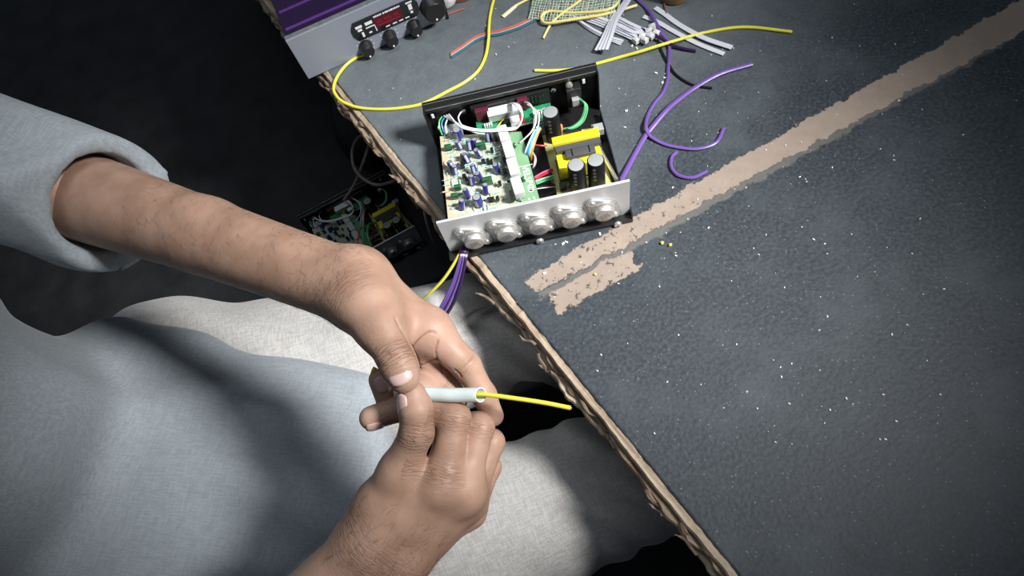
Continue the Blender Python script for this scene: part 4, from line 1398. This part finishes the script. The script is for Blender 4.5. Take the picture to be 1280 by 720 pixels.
lump('brick_core', (0.004, 0.012, 0.009), (0.022, 0.018, 0.016), 'brick_red', br, 3)
lump('plaster_crust', (-0.012, 0.004, 0.012), (0.012, 0.016, 0.018), 'plaster_white', br, 4)

# brown bottle base at the far side
bt = thing('bottle', 'brown round bottle standing beside the broad cable ties', 'bottle', at(842, -6, 0))
MB().lathe([(0.018, 0), (0.020, 0.002), (0.020, 0.045), (0.017, 0.055), (0.009, 0.064), (0.0085, 0.074)], n=28).build('bottle_body', 'wood_dowel', bt, True)
MB().lathe([(0.0105, 0.072), (0.0105, 0.084), (0.009, 0.086)], n=24).build('bottle_cap', 'black_plastic', bt, True)
loose('brown_wire', [(829, -6, 0.003), (830, 3, 0.002), (832, 13, 0.0018), (832.5, 17, 0.0018)], 'brown_wire', 0.0010, 'short dark brown wire end standing by the brown bottle', 'wire')

# crumbs
yb_l = 'small yellow insulation snippet on the dark bench top beside the scraped stripe'
for k, (x, y) in enumerate(((827.5, 303.5), (838, 306.5))):
    o = MB().tube([(-0.0014, 0, 0), (0.0014, 0, 0)], 0.0017, n=10, sub=1).build('insulation_snippet', 'yellow_wire', None, True, loc=at(x, y, 0.0017), rot=(0, 0, 0.4 + k))
    tag(o, yb_l, 'wire snippet', 'yellow insulation snippets')
o = MB().tube([(-0.0012, 0, 0), (0.0012, 0, 0)], 0.0013, n=10, sub=1).build('insulation_snippet', 'yellow_wire', None, True, loc=at(744, 343, 0.0013), rot=(0, 0, 1.2))
tag(o, 'tiny yellow snippet lying on the scraped brown stripe', 'wire snippet', None)
cr = MB()
Rc = random.Random(11)
for k in range(230):
    x, y = Rc.uniform(445, 1180), Rc.uniform(5, 560)
    p = at(x, y, 0)
    if bl(p)[0] < 0.01 or (-0.11 < p[0] < 0.11 and -0.03 < p[1] < 0.18) or (p[1] > 0.30 and p[0] < -0.05):
        continue
    s = Rc.uniform(0.0004, 0.0012)
    cr.box((p[0], p[1], s * 0.4), (s * Rc.uniform(1, 2.4), s, s * 0.8), rz=Rc.uniform(0, 3))
for (x, y) in ((745, 126), (749, 133), (753, 151), (783, 139), (820, 92), (828, 104), (831, 98), (790, 58), (796, 61), (708, 303), (704, 305), (750, 293), (681, 342)):
    p = at(x, y, 0)
    cr.box((p[0], p[1], 0.0008), (0.0034, 0.0018, 0.0016), rz=Rc.uniform(0, 3))
o = cr.build('bench_crumbs', 'paper_debris')
tag(o, 'tiny white crumbs of plastic and solder scattered over the bench', 'debris', kind='stuff')

# wires under the bench edge
zt = -0.14
o = MB().tube([at(430, 250, -0.2), at(442, 232, -0.18), at(455, 200, zt), at(462, 172, zt), at(448, 172, zt), at(440, 190, zt), at(443, 210, zt), at(455, 224, zt), at(472, 231, zt), at(492, 226, zt), at(505, 216, -0.06)], 0.0024, n=8, sub=8).build('brown_cable', 'taupe_wire', None, True)
tag(o, 'dull brown cable hanging in loops below the frayed bench edge', 'cable')
o = MB().tube([at(530, 262, -0.05), at(534, 280, -0.10), at(541, 300, -0.16), at(552, 318, -0.24), at(556, 330, -0.3)], 0.0020, n=8, sub=6).build('brown_cable', 'taupe_wire', None, True)
tag(o, 'dull brown cable dropping straight down beside the corner of the transistor plate', 'cable')
o = lump('black_bag', tuple(at(452, 150, -0.42)), (0.07, 0.09, 0.10), 'bag_plastic', None, 12, 4)
o.location.z = FLOOR_Z + 0.05
tag(o, 'crumpled black plastic bag lying on the floor under the bench', 'bag')
o = lump('red_plastic_scrap', tuple(at(446, 152, -0.36)), (0.010, 0.012, 0.012), 'red_wire', None, 13, 2)
o.location.z = FLOOR_Z + 0.006
tag(o, 'small red plastic scrap on the floor beside the black bag', 'scrap')

# ================================================================== PERSON
person = thing('person', 'seated person in grey trousers and blue grey shirt working with both hands', 'person', (-0.52, -0.14, FLOOR_Z))
PO = np.array([-0.52, -0.14, FLOOR_Z])


def J(x, y, d, r):
    return (dp(x, y, d), r)


def chain(js):
    return [(js[i][0], js[i + 1][0], js[i][1], js[i + 1][1]) for i in range(len(js) - 1)]


def build_arm(palm, fingers, kp, kf, h, extra_lo=None):
    allp = [c for c in palm] + [c for f in fingers for c in f]
    lo_ = np.min([np.minimum(c[0], c[1]) - max(c[2], c[3]) for c in allp], axis=0) - 0.006
    hi_ = np.max([np.maximum(c[0], c[1]) + max(c[2], c[3]) for c in allp], axis=0) + 0.006
    F = Field(lo_, hi_, h)
    P = Field(lo_, hi_, h)
    cones_into(P, palm, kp, margin=0.03)
    F.f = P.f.copy()
    for f in fingers:
        cones_into(F, f, 0.004, base=P.f, kb=kf, margin=0.006)
    v, q = nets(F)
    return relax(v, q, 2, 0.45), q


# right hand (reaches up from below, back of the hand towards the viewer)
rWr, rWu = J(464, 674, .440, .0190), J(498, 697, .448, .0175)
rI0, rM0, rR0, rL0 = J(552, 604, .430, .0125), J(577, 613, .438, .0122), J(585, 626, .453, .0112), J(588, 640, .470, .0102)
rTc, rTm, rTi, rTt = J(476, 632, .437, .0165), J(499, 590, .429, .0130), J(521, 541, .419, .0109), J(516, 493, .416, .0086)
rEl = (np.array([-0.345, -0.435, 0.13]), .040)
rF2 = (rWr[0] * 0.55 + rEl[0] * 0.45, .034)
palmR = [(rWr[0], rI0[0], .0180, .0118), (rWr[0], rM0[0], .0165, .0118), (rWu[0], rM0[0], .0165, .0115), (rWu[0], rR0[0], .0165, .0112), (rWu[0], rL0[0], .0165, .0100),
         (rI0[0], rM0[0], .0115, .0115), (rM0[0], rR0[0], .0110, .0105), (rWr[0], rWu[0], .0185, .0175),
         (rWr[0], rTc[0], .0175, .0160), (rTc[0], rTm[0], .0160, .0130), (dp(500, 608, .434), dp(540, 606, .436), .0095, .0100),
         (dp(505, 625, .446), dp(560, 632, .455), .0140, .0140),
         (rWr[0], rF2[0], .0195, .0270), (rWu[0], rF2[0], .0175, .0290), (rF2[0], rEl[0], .0320, .0400)]
fingR = [chain([rTm, rTi, J(520, 512, .416, .0108), rTt]),
         chain([rI0, J(569, 523, .432, .0104), J(505, 509, .446, .0092), J(464, 522.5, .442, .0083)]),
         chain([rM0, J(599, 534, .446, .0102), J(556, 528, .466, .0085), J(526, 535, .470, .0075)]),
         chain([rR0, J(614, 553, .463, .0094), J(580, 548, .483, .0082), J(552, 552, .487, .0072)]),
         chain([rL0, J(612, 584, .482, .0082), J(585, 578, .498, .0072), J(562, 580, .502, .0064)])]
vR, qR = build_arm(palmR, fingR, 0.012, 0.009, 0.0011)

# left hand (comes from the left, thumb towards the viewer)
lW1, lW2 = J(447, 351, .452, .0188), J(450, 376, .440, .0185)
lI0, lM0, lR0, lL0 = J(537, 413, .448, .0138), J(530, 428, .468, .0130), J(516, 436, .486, .0120), J(500, 438, .502, .0110)
lTc, lTm, lTi, lTt = J(461, 384, .432, .0175), J(475, 411, .424, .0150), J(495, 448, .413, .0118), J(505, 473, .411, .0098)
lEl = (np.array([-0.385, 0.022, 0.190]), .037)
lF2 = (lW1[0] * 0.5 + lEl[0] * 0.5, .034)
palmL = [(lW1[0], lI0[0], .0190, .0135), (lW1[0], lM0[0], .0180, .0130), (lW1[0], lR0[0], .0170, .0120), (lW1[0], lL0[0], .0160, .0110),
         (lI0[0], lM0[0], .0125, .0120), (lM0[0], lR0[0], .0120, .0110), (lR0[0], lL0[0], .0110, .0105), (lW1[0], lW2[0], .0195, .0185),
         (lW2[0], lTc[0], .0185, .0170), (lTc[0], lTm[0], .0170, .0145), (dp(478, 400, .434), dp(530, 424, .456), .0150, .0125), (dp(480, 420, .448), dp(518, 438, .466), .0150, .0130),
         (lW1[0], lF2[0], .0195, .0245), (lW2[0], lF2[0], .0180, .0245), (lW1[0] * .5 + lW2[0] * .5, lEl[0], .0200, .0370), (lF2[0], lEl[0], .0265, .0365)]
fingL = [chain([lTm, lTi, J(501, 462, .4115, .0112), lTt]),
         chain([lI0, J(583, 457, .448, .0100), J(605, 494, .451, .0086), J(617, 520, .456, .0073)]),
         chain([lM0, J(566, 499, .459, .0098), J(528, 485, .453, .0086), J(502, 482, .449, .0076)]),
         chain([lR0, J(536, 516, .479, .0094), J(489, 508, .454, .0088), J(475.5, 475, .446, .0082)]),
         chain([lL0, J(520, 508, .500, .0084), J(494, 498, .487, .0074), J(484, 480, .480, .0066)])]
vL, qL = build_arm(palmL, fingL, 0.012, 0.008, 0.0011)

# torso, neck and head (clothed or outside the photograph's frame), upper arms inside the sleeves
shL, shR = np.array([-0.545, 0.045, 0.36]), np.array([-0.545, -0.325, 0.36])
HC = np.array([-0.475, -0.14, 0.615])
T = Field((-0.75, -0.47, -0.30), (-0.24, 0.20, 0.80), 0.006)
cones_into(T, [(np.array([-0.60, -0.14, -0.12]), np.array([-0.58, -0.14, 0.26]), .085, .085),
               (np.array([-0.57, -0.08, 0.25]), np.array([-0.57, -0.20, 0.25]), .080, .080),
               (np.array([-0.55, -0.14, 0.33]), np.array([-0.50, -0.14, 0.52]), .066, .056),
               (shL, lEl[0], .048, .034), (shR, rEl[0], .048, .036),
               (np.array([-0.56, 0.0, 0.34]), np.array([-0.56, -0.28, 0.34]), .050, .050)], 0.03, margin=0.03)
ellip_into(T, HC + [0.0, 0, 0.030], (0.098, 0.076, 0.105), 0.02)
ellip_into(T, HC + [0.030, 0, -0.040], (0.065, 0.058, 0.075), 0.03)
ellip_into(T, HC + [0.090, 0, -0.018], (0.020, 0.015, 0.024), 0.015)
cones_into(T, [(HC + [0.085, 0, 0.015], HC + [0.107, 0, -0.022], .008, .012)], 0.01, base=T.f.copy(), kb=0.012)
for s in (-1, 1):
    ellip_into(T, HC + [-0.005, s * 0.078, 0.0], (0.020, 0.009, 0.032), 0.006)
    ellip_into(T, HC + [0.080, s * 0.030, 0.026], (0.018, 0.026, 0.008), 0.012)
vT, qT = nets(T)
vT = relax(vT, qT, 3)

vv = np.vstack([vL, vR, vT])
qq = np.vstack([qL, qR + len(vL), qT + len(vL) + len(vR)])


def normals(v, q):
    n = np.cross(v[q[:, 2]] - v[q[:, 0]], v[q[:, 3]] - v[q[:, 1]])
    o = np.zeros_like(v)
    for k in range(3):
        o[:, k] = sum(np.bincount(q[:, i], n[:, k], len(v)) for i in range(4))
    return o / (np.linalg.norm(o, axis=1)[:, None] + 1e-12)


nb = normals(vv, qq)
# flexion folds of the palm and web of the left hand, pressed into the surface
rel = (vv - CAM_C) @ CAM_R
pxy = np.stack([640 + FPX * rel[:, 0] / -rel[:, 2], 360 - FPX * rel[:, 1] / -rel[:, 2]], 1)
crz = np.zeros(len(vv))
front = (nb @ CAM_R[:, 2] > 0.05) & (-rel[:, 2] < 0.485) & (np.arange(len(vv)) < len(vL))
for pl, wd, dep in (([(494, 398), (500, 410), (507, 422), (514, 435), (521, 447), (525, 461)], 1.1, 0.0014), ([(514, 435), (520, 428), (527, 421), (536, 415), (544, 416)], 0.9, 0.0010),
                    ([(524, 457), (532, 455), (539, 451), (546, 449)], 0.9, 0.0012), ([(546, 449), (551, 456), (553, 466)], 0.9, 0.0012), ([(546, 449), (545, 438), (548, 425)], 1.0, 0.0006), ([(568, 462), (573, 466), (577, 472)], 0.9, 0.0008)):
    pl = catmull([(x, y, 0) for x, y in pl], 6)[:, :2]
    dmin = np.full(len(vv), 99.0)
    for i in range(len(pl) - 1):
        a_, b_ = pl[i], pl[i + 1]
        t = np.clip(((pxy - a_) @ (b_ - a_)) / ((b_ - a_) @ (b_ - a_)), 0, 1)
        dmin = np.minimum(dmin, np.linalg.norm(pxy - a_ - t[:, None] * (b_ - a_), axis=1))
    m_ = np.exp(-(dmin / wd) ** 2) * front
    vv = vv - nb * (m_ * dep)[:, None]
    crz = np.maximum(crz, m_)
me_body = np_mesh('body', vv - PO, qq, 'skin')
# knuckle-crease frames: centre, finger axis, dorsal direction (camera axes), half length, strength
ex, ey, ez = CAM_R[:, 0], CAM_R[:, 1], CAM_R[:, 2]


def dirw(p0, p1):
    d = p1 - p0
    return d / np.linalg.norm(d)


wr = np.zeros((len(vv), 3), np.float32)
kn = [(lTi[0], dirw(lTm[0], lTt[0]), ez, 0.011, 1.0, 0.024), (rTi[0], dirw(rTm[0], rTt[0]), ez, 0.011, 1.0, 0.024),
      (fingR[1][0][1], dirw(fingR[1][0][0], fingR[1][0][1]), ez, 0.009, 0.6, 0.02), (fingR[2][0][1], dirw(fingR[2][0][0], fingR[2][0][1]), ez, 0.008, 0.5, 0.02),
      (rI0[0] * 0.8 + fingR[1][0][1] * 0.2, dirw(fingR[1][0][0], fingR[1][0][1]), ez - 0.6 * ex, 0.009, 0.7, 0.022),
      (fingL[1][0][1], dirw(fingL[1][0][0], fingL[1][0][1]), ez - ex, 0.005, 0.6, 0.018),
      (rWr[0] * .6 + rWu[0] * .4, dirw(rWr[0], rI0[0]), ez, 0.020, 0.55, 0.05), (lW2[0], dirw(lW2[0], lTm[0]), ez - ex, 0.016, 0.5, 0.04),
      (fingL[3][2][0], dirw(fingL[3][2][0], fingL[3][2][1]), ez, 0.006, 0.6, 0.018)]
for c, a_, dn, hl, st, rad in kn:
    d = vv - c
    ax = d @ a_
    dn = dn / np.linalg.norm(dn)
    side = np.cross(a_, dn)
    lat = d @ side
    near = np.linalg.norm(d, axis=1) < rad + hl
    m = np.exp(-(ax / hl) ** 2 * 1.4) * st * np.clip((d @ dn) / 0.006 + 0.4, 0, 1) * near
    up = m > wr[:, 2]
    wr[up] = np.stack([ax, lat, m], 1)[up]
A = me_body.attributes.new('wrinkle', 'FLOAT_VECTOR', 'POINT')
A.data.foreach_set('vector', wr.ravel())
pal = np.zeros(len(vv), np.float32)
for c, rad in ((dp(528, 430, .445), 0.026), (fingL[3][2][1], 0.016), (fingR[1][2][1], 0.02), (dp(545, 460, .45), 0.02), (fingR[0][2][1], 0.013), (lTt[0], 0.012)):
    pal = np.maximum(pal, np.clip(1.25 - np.linalg.norm(vv - c, axis=1) / rad, 0, 1) * 0.85)
A = me_body.attributes.new('palmar', 'FLOAT', 'POINT')
A.data.foreach_set('value', pal)
A = me_body.attributes.new('crease', 'FLOAT', 'POINT')
A.data.foreach_set('value', crz.astype(np.float32))
body = obj('body', me_body, person)


def nail(p, axis, n, r, w_, L, name='fingernail'):
    """curved nail plate: p on the finger axis, axis towards the tip, n outward"""
    axis = axis / np.linalg.norm(axis)
    n = n - axis * (n @ axis)
    n = n / np.linalg.norm(n)
    s = np.cross(axis, n)
    vs_, fs_ = [], []
    nu, nw = 8, 10
    for i in range(nu + 1):
        for j in range(nw + 1):
            u, w = i / nu * 2 - 1, j / nw * 2 - 1
            hw = w_ / 2 * (1 - 0.22 * max(0, -u) ** 3 - 0.12 * max(0, u) ** 4)
            th = w * hw / r
            uu = u * L / 2 * (1 - 0.22 * w * w)
            rr = r * (1.025 - 0.02 * (abs(u) > 0.95 or abs(w) > 0.95)) - 0.0012 * max(0, u) ** 2
            vs_.append(p + axis * uu + rr * (n * math.cos(th) + s * math.sin(th)) - PO)
    for i in range(nu):
        for j in range(nw):
            k = i * (nw + 1) + j
            fs_.append((k, k + 1, k + nw + 2, k + nw + 1))
    mb = MB().add(vs_, fs_)
    o = mb.build(name, 'nail', body, True)
    sol = o.modifiers.new('thickness', 'SOLIDIFY')
    sol.thickness = 0.0005
    sol.offset = 0
    return o


nail(lTt[0] - 0.0028 * dirw(lTi[0], lTt[0]), dirw(lTi[0], lTt[0]), ez * 1.0 + ex * 0.05, .0114, .0170, .0150)
nail(rTt[0] - 0.0045 * dirw(rTi[0], rTt[0]), dirw(rTi[0], rTt[0]), ez * 0.72 - ex * 0.75, .0106, .0125, .0155)
nail(fingR[1][2][1] + 0.001 * ex, dirw(fingR[1][2][0], fingR[1][2][1]), -ey * 0.80 + ez * 0.6, .0084, .0110, .0120)
nail(fingL[3][2][1], dirw(fingL[3][2][0], fingL[3][2][1]), ez * 0.9 + ex * 0.25, .0083, .0100, .0125)

# face and hair outside the frame
for s in (-1, 1):
    MB().lathe([(0.0001, -0.011), (0.008, -0.008), (0.0112, 0), (0.008, 0.008), (0.0001, 0.011)], HC + [0.072, s * 0.030, 0.008] - PO, (1, 0, 0), 16).build('eye', 'eye_white', body, True)
    MB().lathe([(0.0048, 0), (0.003, 0.001)], HC + [0.0825, s * 0.030, 0.007] - PO, (1, 0, -0.2), 12).build('iris', 'eye_dark', body, True)
    MB().tube([HC + [0.086, s * 0.014, 0.030] - PO, HC + [0.088, s * 0.030, 0.036] - PO, HC + [0.074, s * 0.048, 0.030] - PO], 0.0035, n=6).build('eyebrow', 'hair', body, True)
MB().tube([HC + [0.080, -0.024, -0.054] - PO, HC + [0.093, -0.010, -0.050] - PO, HC + [0.094, 0.010, -0.050] - PO, HC + [0.080, 0.024, -0.054] - PO], 0.005, n=8).build('lips', 'lip', body, True)
H = Field(HC - 0.16, HC + 0.16, 0.005)
ellip_into(H, HC + [-0.012, 0, 0.040], (0.104, 0.083, 0.108), 0.0)
sl, X, Y, Z = H.win(H.lo, HC + 0.16)
cut = np.maximum(0.9 * (X - HC[0]) - 0.55 * (Z - HC[2] - 0.075) - 0.035, -(Z - HC[2] + 0.035) + 0.0 * X)
H.f[sl] = np.maximum(H.f[sl], cut)
vH, qH = nets(H)
obj('hair', np_mesh('hair', relax(vH, qH, 2) - PO, qH, 'hair'), person)

# hair on the forearms
hb = MB()
Rh = np.random.RandomState(21)
for c, rad, ax_ in ((rWr[0] * .55 + rWu[0] * .45, 0.048, dirw(rWr[0], rI0[0])), (lW1[0] * .8 + lF2[0] * .2, 0.05, dirw(lW1[0], lI0[0]) * .4 + ez * 0.0 - ey * .5), (lF2[0], 0.07, dirw(lW1[0], lI0[0]) * .4 - ey * .5)):
    ok = np.where((np.linalg.norm(vv - c, axis=1) < rad) & (nb @ ez > 0.15) & (np.arange(len(vv)) < len(vL) + len(vR)))[0]
    for i in Rh.choice(ok, 170, replace=False):
        p, n_ = vv[i] - PO, nb[i]
        d_ = ax_ + Rh.randn(3) * 0.35
        d_ = d_ - n_ * (d_ @ n_)
        d_ /= np.linalg.norm(d_)
        L_ = Rh.uniform(0.004, 0.009)
        hb.tube([p, p + d_ * L_ * .5 + n_ * 0.0010, p + d_ * L_ + n_ * 0.0005], 0.00005, n=3, sub=3)
o = hb.build('arm_hair', 'hair', body)
o['kind'] = 'stuff'


# ---- trousers
def hip_pt(x, y, z):
    return np.array([x, y, z])


kR = at(805, 585, -0.215)
kL = at(668, 392, -0.165)
hR = np.array([-0.50, -0.29, -0.125])
hL = np.array([-0.50, -0.035, -0.125])
mR = at(590, 672, -0.195)
mL = at(480, 462, -0.160)
ftR, ftL = kR + [0.06, 0.0, -0.33], kL + [0.06, 0.02, -0.33]
Tr = Field((-0.74, -0.46, -0.495), (0.30, 0.24, 0.06), 0.0042)
cones_into(Tr, [(hR, mR, .110, .098), (mR, kR, .098, .078), (hL, mL, .110, .095), (mL, kL, .095, .076),
                (kR, ftR, .078, .062), (kL, ftL, .076, .062), (np.array([-0.58, -0.14, -0.13]), np.array([-0.50, -0.14, -0.13]), .14, .10), (hL, hR, .11, .11)], 0.03, margin=0.03)
sl, X, Y, Z = Tr.win(Tr.lo, np.array([0.30, 0.24, 0.06]))
near_k = 0
fold = np.zeros_like(Tr.f)
for kp, dr in ((kR, dirw(mR, kR)), (kL, dirw(mL, kL))):
    # gathers that run down from behind the knee
    d2 = (X - kp[0]) ** 2 + (Y - kp[1]) ** 2 + (Z - kp[2]) ** 2
    al = (X - kp[0]) * dr[0] + (Y - kp[1]) * dr[1]
    la = -(X - kp[0]) * dr[1] + (Y - kp[1]) * dr[0]
    wgt = np.exp(-((al + 0.03) / 0.075) ** 2) * np.exp(-d2 / 0.03)
    fold += 0.0048 * wgt * np.sin(150 * (al * 0.9 + 0.55 * la + 0.3 * Z) + 2.0 * np.sin(28 * la))
fold += 0.0025 * np.sin(34 * X + 22 * Y + 3 * np.sin(17 * Y)) * np.sin(12 * Z + 9 * X)
fold += 0.0016 * np.sin(70 * (X * 0.35 + Y) + 4 * np.sin(14 * X))
Tr.f = np.where(Tr.f < 0.05, Tr.f + fold.astype(np.float32), Tr.f)
vt, qt = nets(Tr)
obj('trousers', np_mesh('trousers', relax(vt, qt, 3) - PO, qt, 'trouser_cloth'), person)
for kf, s in ((ftR, 1), (ftL, -1)):
    f_ = Field(kf + [-0.09, -0.06, -0.06], kf + [0.24, 0.06, 0.07], 0.004)
    cones_into(f_, [(kf + [-0.03, 0, 0.01], kf + [0.17, 0, -0.002 + 0.0], .034, .024), (kf + [0, 0, 0.05], kf + [0.0, 0, 0.0], .036, .036)], 0.02)
    sl, X, Y, Z = f_.win(f_.lo, kf + 0.3)
    f_.f = np.maximum(f_.f, np.broadcast_to((FLOOR_Z + 0.002) - Z, f_.f.shape))
    v_, q_ = nets(f_)
    obj('shoe', np_mesh('shoe', relax(v_, q_, 1) - PO, q_, 'black_dull'), person)

# ---- shirt with half sleeves and a loose hem lying over the lap
S = Field((-0.78, -0.56, -0.28), (-0.14, 0.23, 0.48), 0.005)
hm = at(425, 585, -0.01)
eL, eR = shL * 0.02 + lEl[0] * 0.98, shR * 0.02 + rEl[0] * 0.98
cones_into(S, [(np.array([-0.60, -0.14, -0.12]), np.array([-0.58, -0.14, 0.26]), .138, .120),
               (np.array([-0.57, -0.05, 0.25]), np.array([-0.57, -0.23, 0.25]), .108, .108),
               (shL, eL, .070, .052), (shR, eR, .070, .054), (eL, eL * 0.86 + lF2[0] * 0.14, .054, .053), (eR, eR * 0.86 + rF2[0] * 0.14, .054, .053),
               (np.array([-0.56, 0.02, 0.345]), np.array([-0.56, -0.30, 0.345]), .070, .070)], 0.04, margin=0.03)
# the loose front tail of the shirt lies over the lap between the thighs
tA, tB, tC = at(447, 500, -0.07), at(462, 580, -0.07), at(440, 655, -0.07)
hem = [(np.array([-0.52, -0.03 - 0.045 * i, -0.030]), tA + (tB - tA) * min(1, i / 3) + (tC - tB) * max(0, i / 3 - 1), .055, .024) for i in range(7)]
cones_into(S, hem, 0.03, base=S.f.copy(), kb=0.03, margin=0.03)
sl, X, Y, Z = S.win(S.lo, np.array([-0.14, 0.23, 0.48]))
fold = 0.005 * np.sin(75 * Y + 12 * X + 2 * np.sin(20 * X)) * np.exp(-((X + 0.33) / 0.14) ** 2) + 0.005 * np.sin(46 * Z + 24 * Y + 3 * np.sin(13 * Y)) * (0.4 + 0.6 * np.sin(9 * Y + 7 * Z) ** 2)
S.f = np.where(S.f < 0.05, S.f + fold.astype(np.float32), S.f)
# neck opening
d = cone_d(X, Y, Z, np.array([-0.535, -0.14, 0.36]), np.array([-0.50, -0.14, 0.60]), .066, .08)
S.f = np.maximum(S.f, -d.astype(np.float32))
# rolled cuffs: cut each sleeve square and hollow its mouth around the forearm
for e_, f_ in ((eL, lF2[0]), (eR, rF2[0])):
    ax_ = dirw(e_, f_)
    c_ = e_ + ax_ * 0.030
    pl_ = (X - c_[0]) * ax_[0] + (Y - c_[1]) * ax_[1] + (Z - c_[2]) * ax_[2]
    loc_ = np.sqrt((X - e_[0]) ** 2 + (Y - e_[1]) ** 2 + (Z - e_[2]) ** 2) < 0.10
    ring = np.maximum(np.abs(cone_d(X, Y, Z, c_ - ax_ * 0.02, c_, .050, .050)) * 1.0 - 0.0035, np.abs(pl_ + 0.012) - 0.012)
    hol = cone_d(X, Y, Z, c_ - ax_ * 0.012, c_ + ax_ * 0.05, .043, .046)
    g = np.maximum(np.maximum(S.f, pl_), -hol)
    g = smin(g, np.maximum(ring, -hol), 0.004)
    S.f = np.where(loc_, g, S.f).astype(np.float32)
vs2, qs2 = nets(S)
obj('shirt', np_mesh('shirt', relax(vs2, qs2, 3) - PO, qs2, 'shirt_cloth'), person)

# stool
st = thing('stool', 'low black plastic stool under the seated person', 'stool', (-0.56, -0.15, FLOOR_Z))
MB().lathe([(0.14, 0.190), (0.155, 0.200), (0.155, 0.220), (0.145, 0.228), (0.02, 0.226)], n=32).build('seat', 'stool_plastic', st, True)
for k in range(4):
    a_ = math.pi / 4 + k * math.pi / 2
    MB().tube([(0.10 * math.cos(a_), 0.10 * math.sin(a_), 0.20), (0.15 * math.cos(a_), 0.15 * math.sin(a_), 0.0)], 0.016, n=10, sub=1).build('leg', 'stool_plastic', st, True)

# ================================================================== sleeve and wire held in the fingers
tp = catmull([dp(496, 489, .443), dp(530, 492, .437), dp(565, 494, .430), dp(601, 493.5, .4215)], 8)
tb = MB()
nS = 24
T_ = np.gradient(tp, axis=0)
vs_, fs_ = [], []
rings = [(i, 0.0049) for i in range(len(tp))] + [(i, 0.0041) for i in range(len(tp) - 1, -1, -1)]
for i, r in rings:
    t = T_[i] / np.linalg.norm(T_[i])
    n1 = np.cross(t, ez)
    n1 /= np.linalg.norm(n1)
    n2 = np.cross(n1, t)
    for k in range(nS):
        a_ = 2 * math.pi * k / nS
        sh = 0.0016 * -math.sin(a_) if i == len(tp) - 1 else 0.0
        vs_.append(tp[i] + r * (n1 * math.cos(a_) + n2 * math.sin(a_) * (1.0 + 0.04 * math.sin(i * 0.9))) + t * sh)
m = len(rings)
for i in range(m):
    for k in range(nS):
        k2 = (k + 1) % nS
        i2 = (i + 1) % m
        fs_.append((i * nS + k, i * nS + k2, i2 * nS + k2, i2 * nS + k))
o = tb.add(vs_, fs_).build('insulation_sleeve', 'heat_shrink', None, True)
tag(o, 'white heat shrink sleeve held between the fingertips of both hands', 'sleeve')
o = MB().tube([dp(469, 459, .453), dp(465.5, 468, .452), dp(466, 480, .452), dp(474, 492, .455), dp(497, 491, .446), dp(530, 492.5, .438), dp(570, 494, .430), dp(603, 493, .4215), dp(640, 497.5, .4165), dp(680, 503.5, .4125), dp(713, 510, .409)], 0.00155, n=10, sub=8).build('yellow_wire', 'yellow_wire', None, True)
tag(o, 'yellow wire poking out of the white sleeve held in both hands', 'wire')
MB().tube([dp(712.8, 510, .409), dp(714.5, 510.3, .4088)], 0.0008, n=8, sub=1).build('copper_core', 'orange_wire', o)
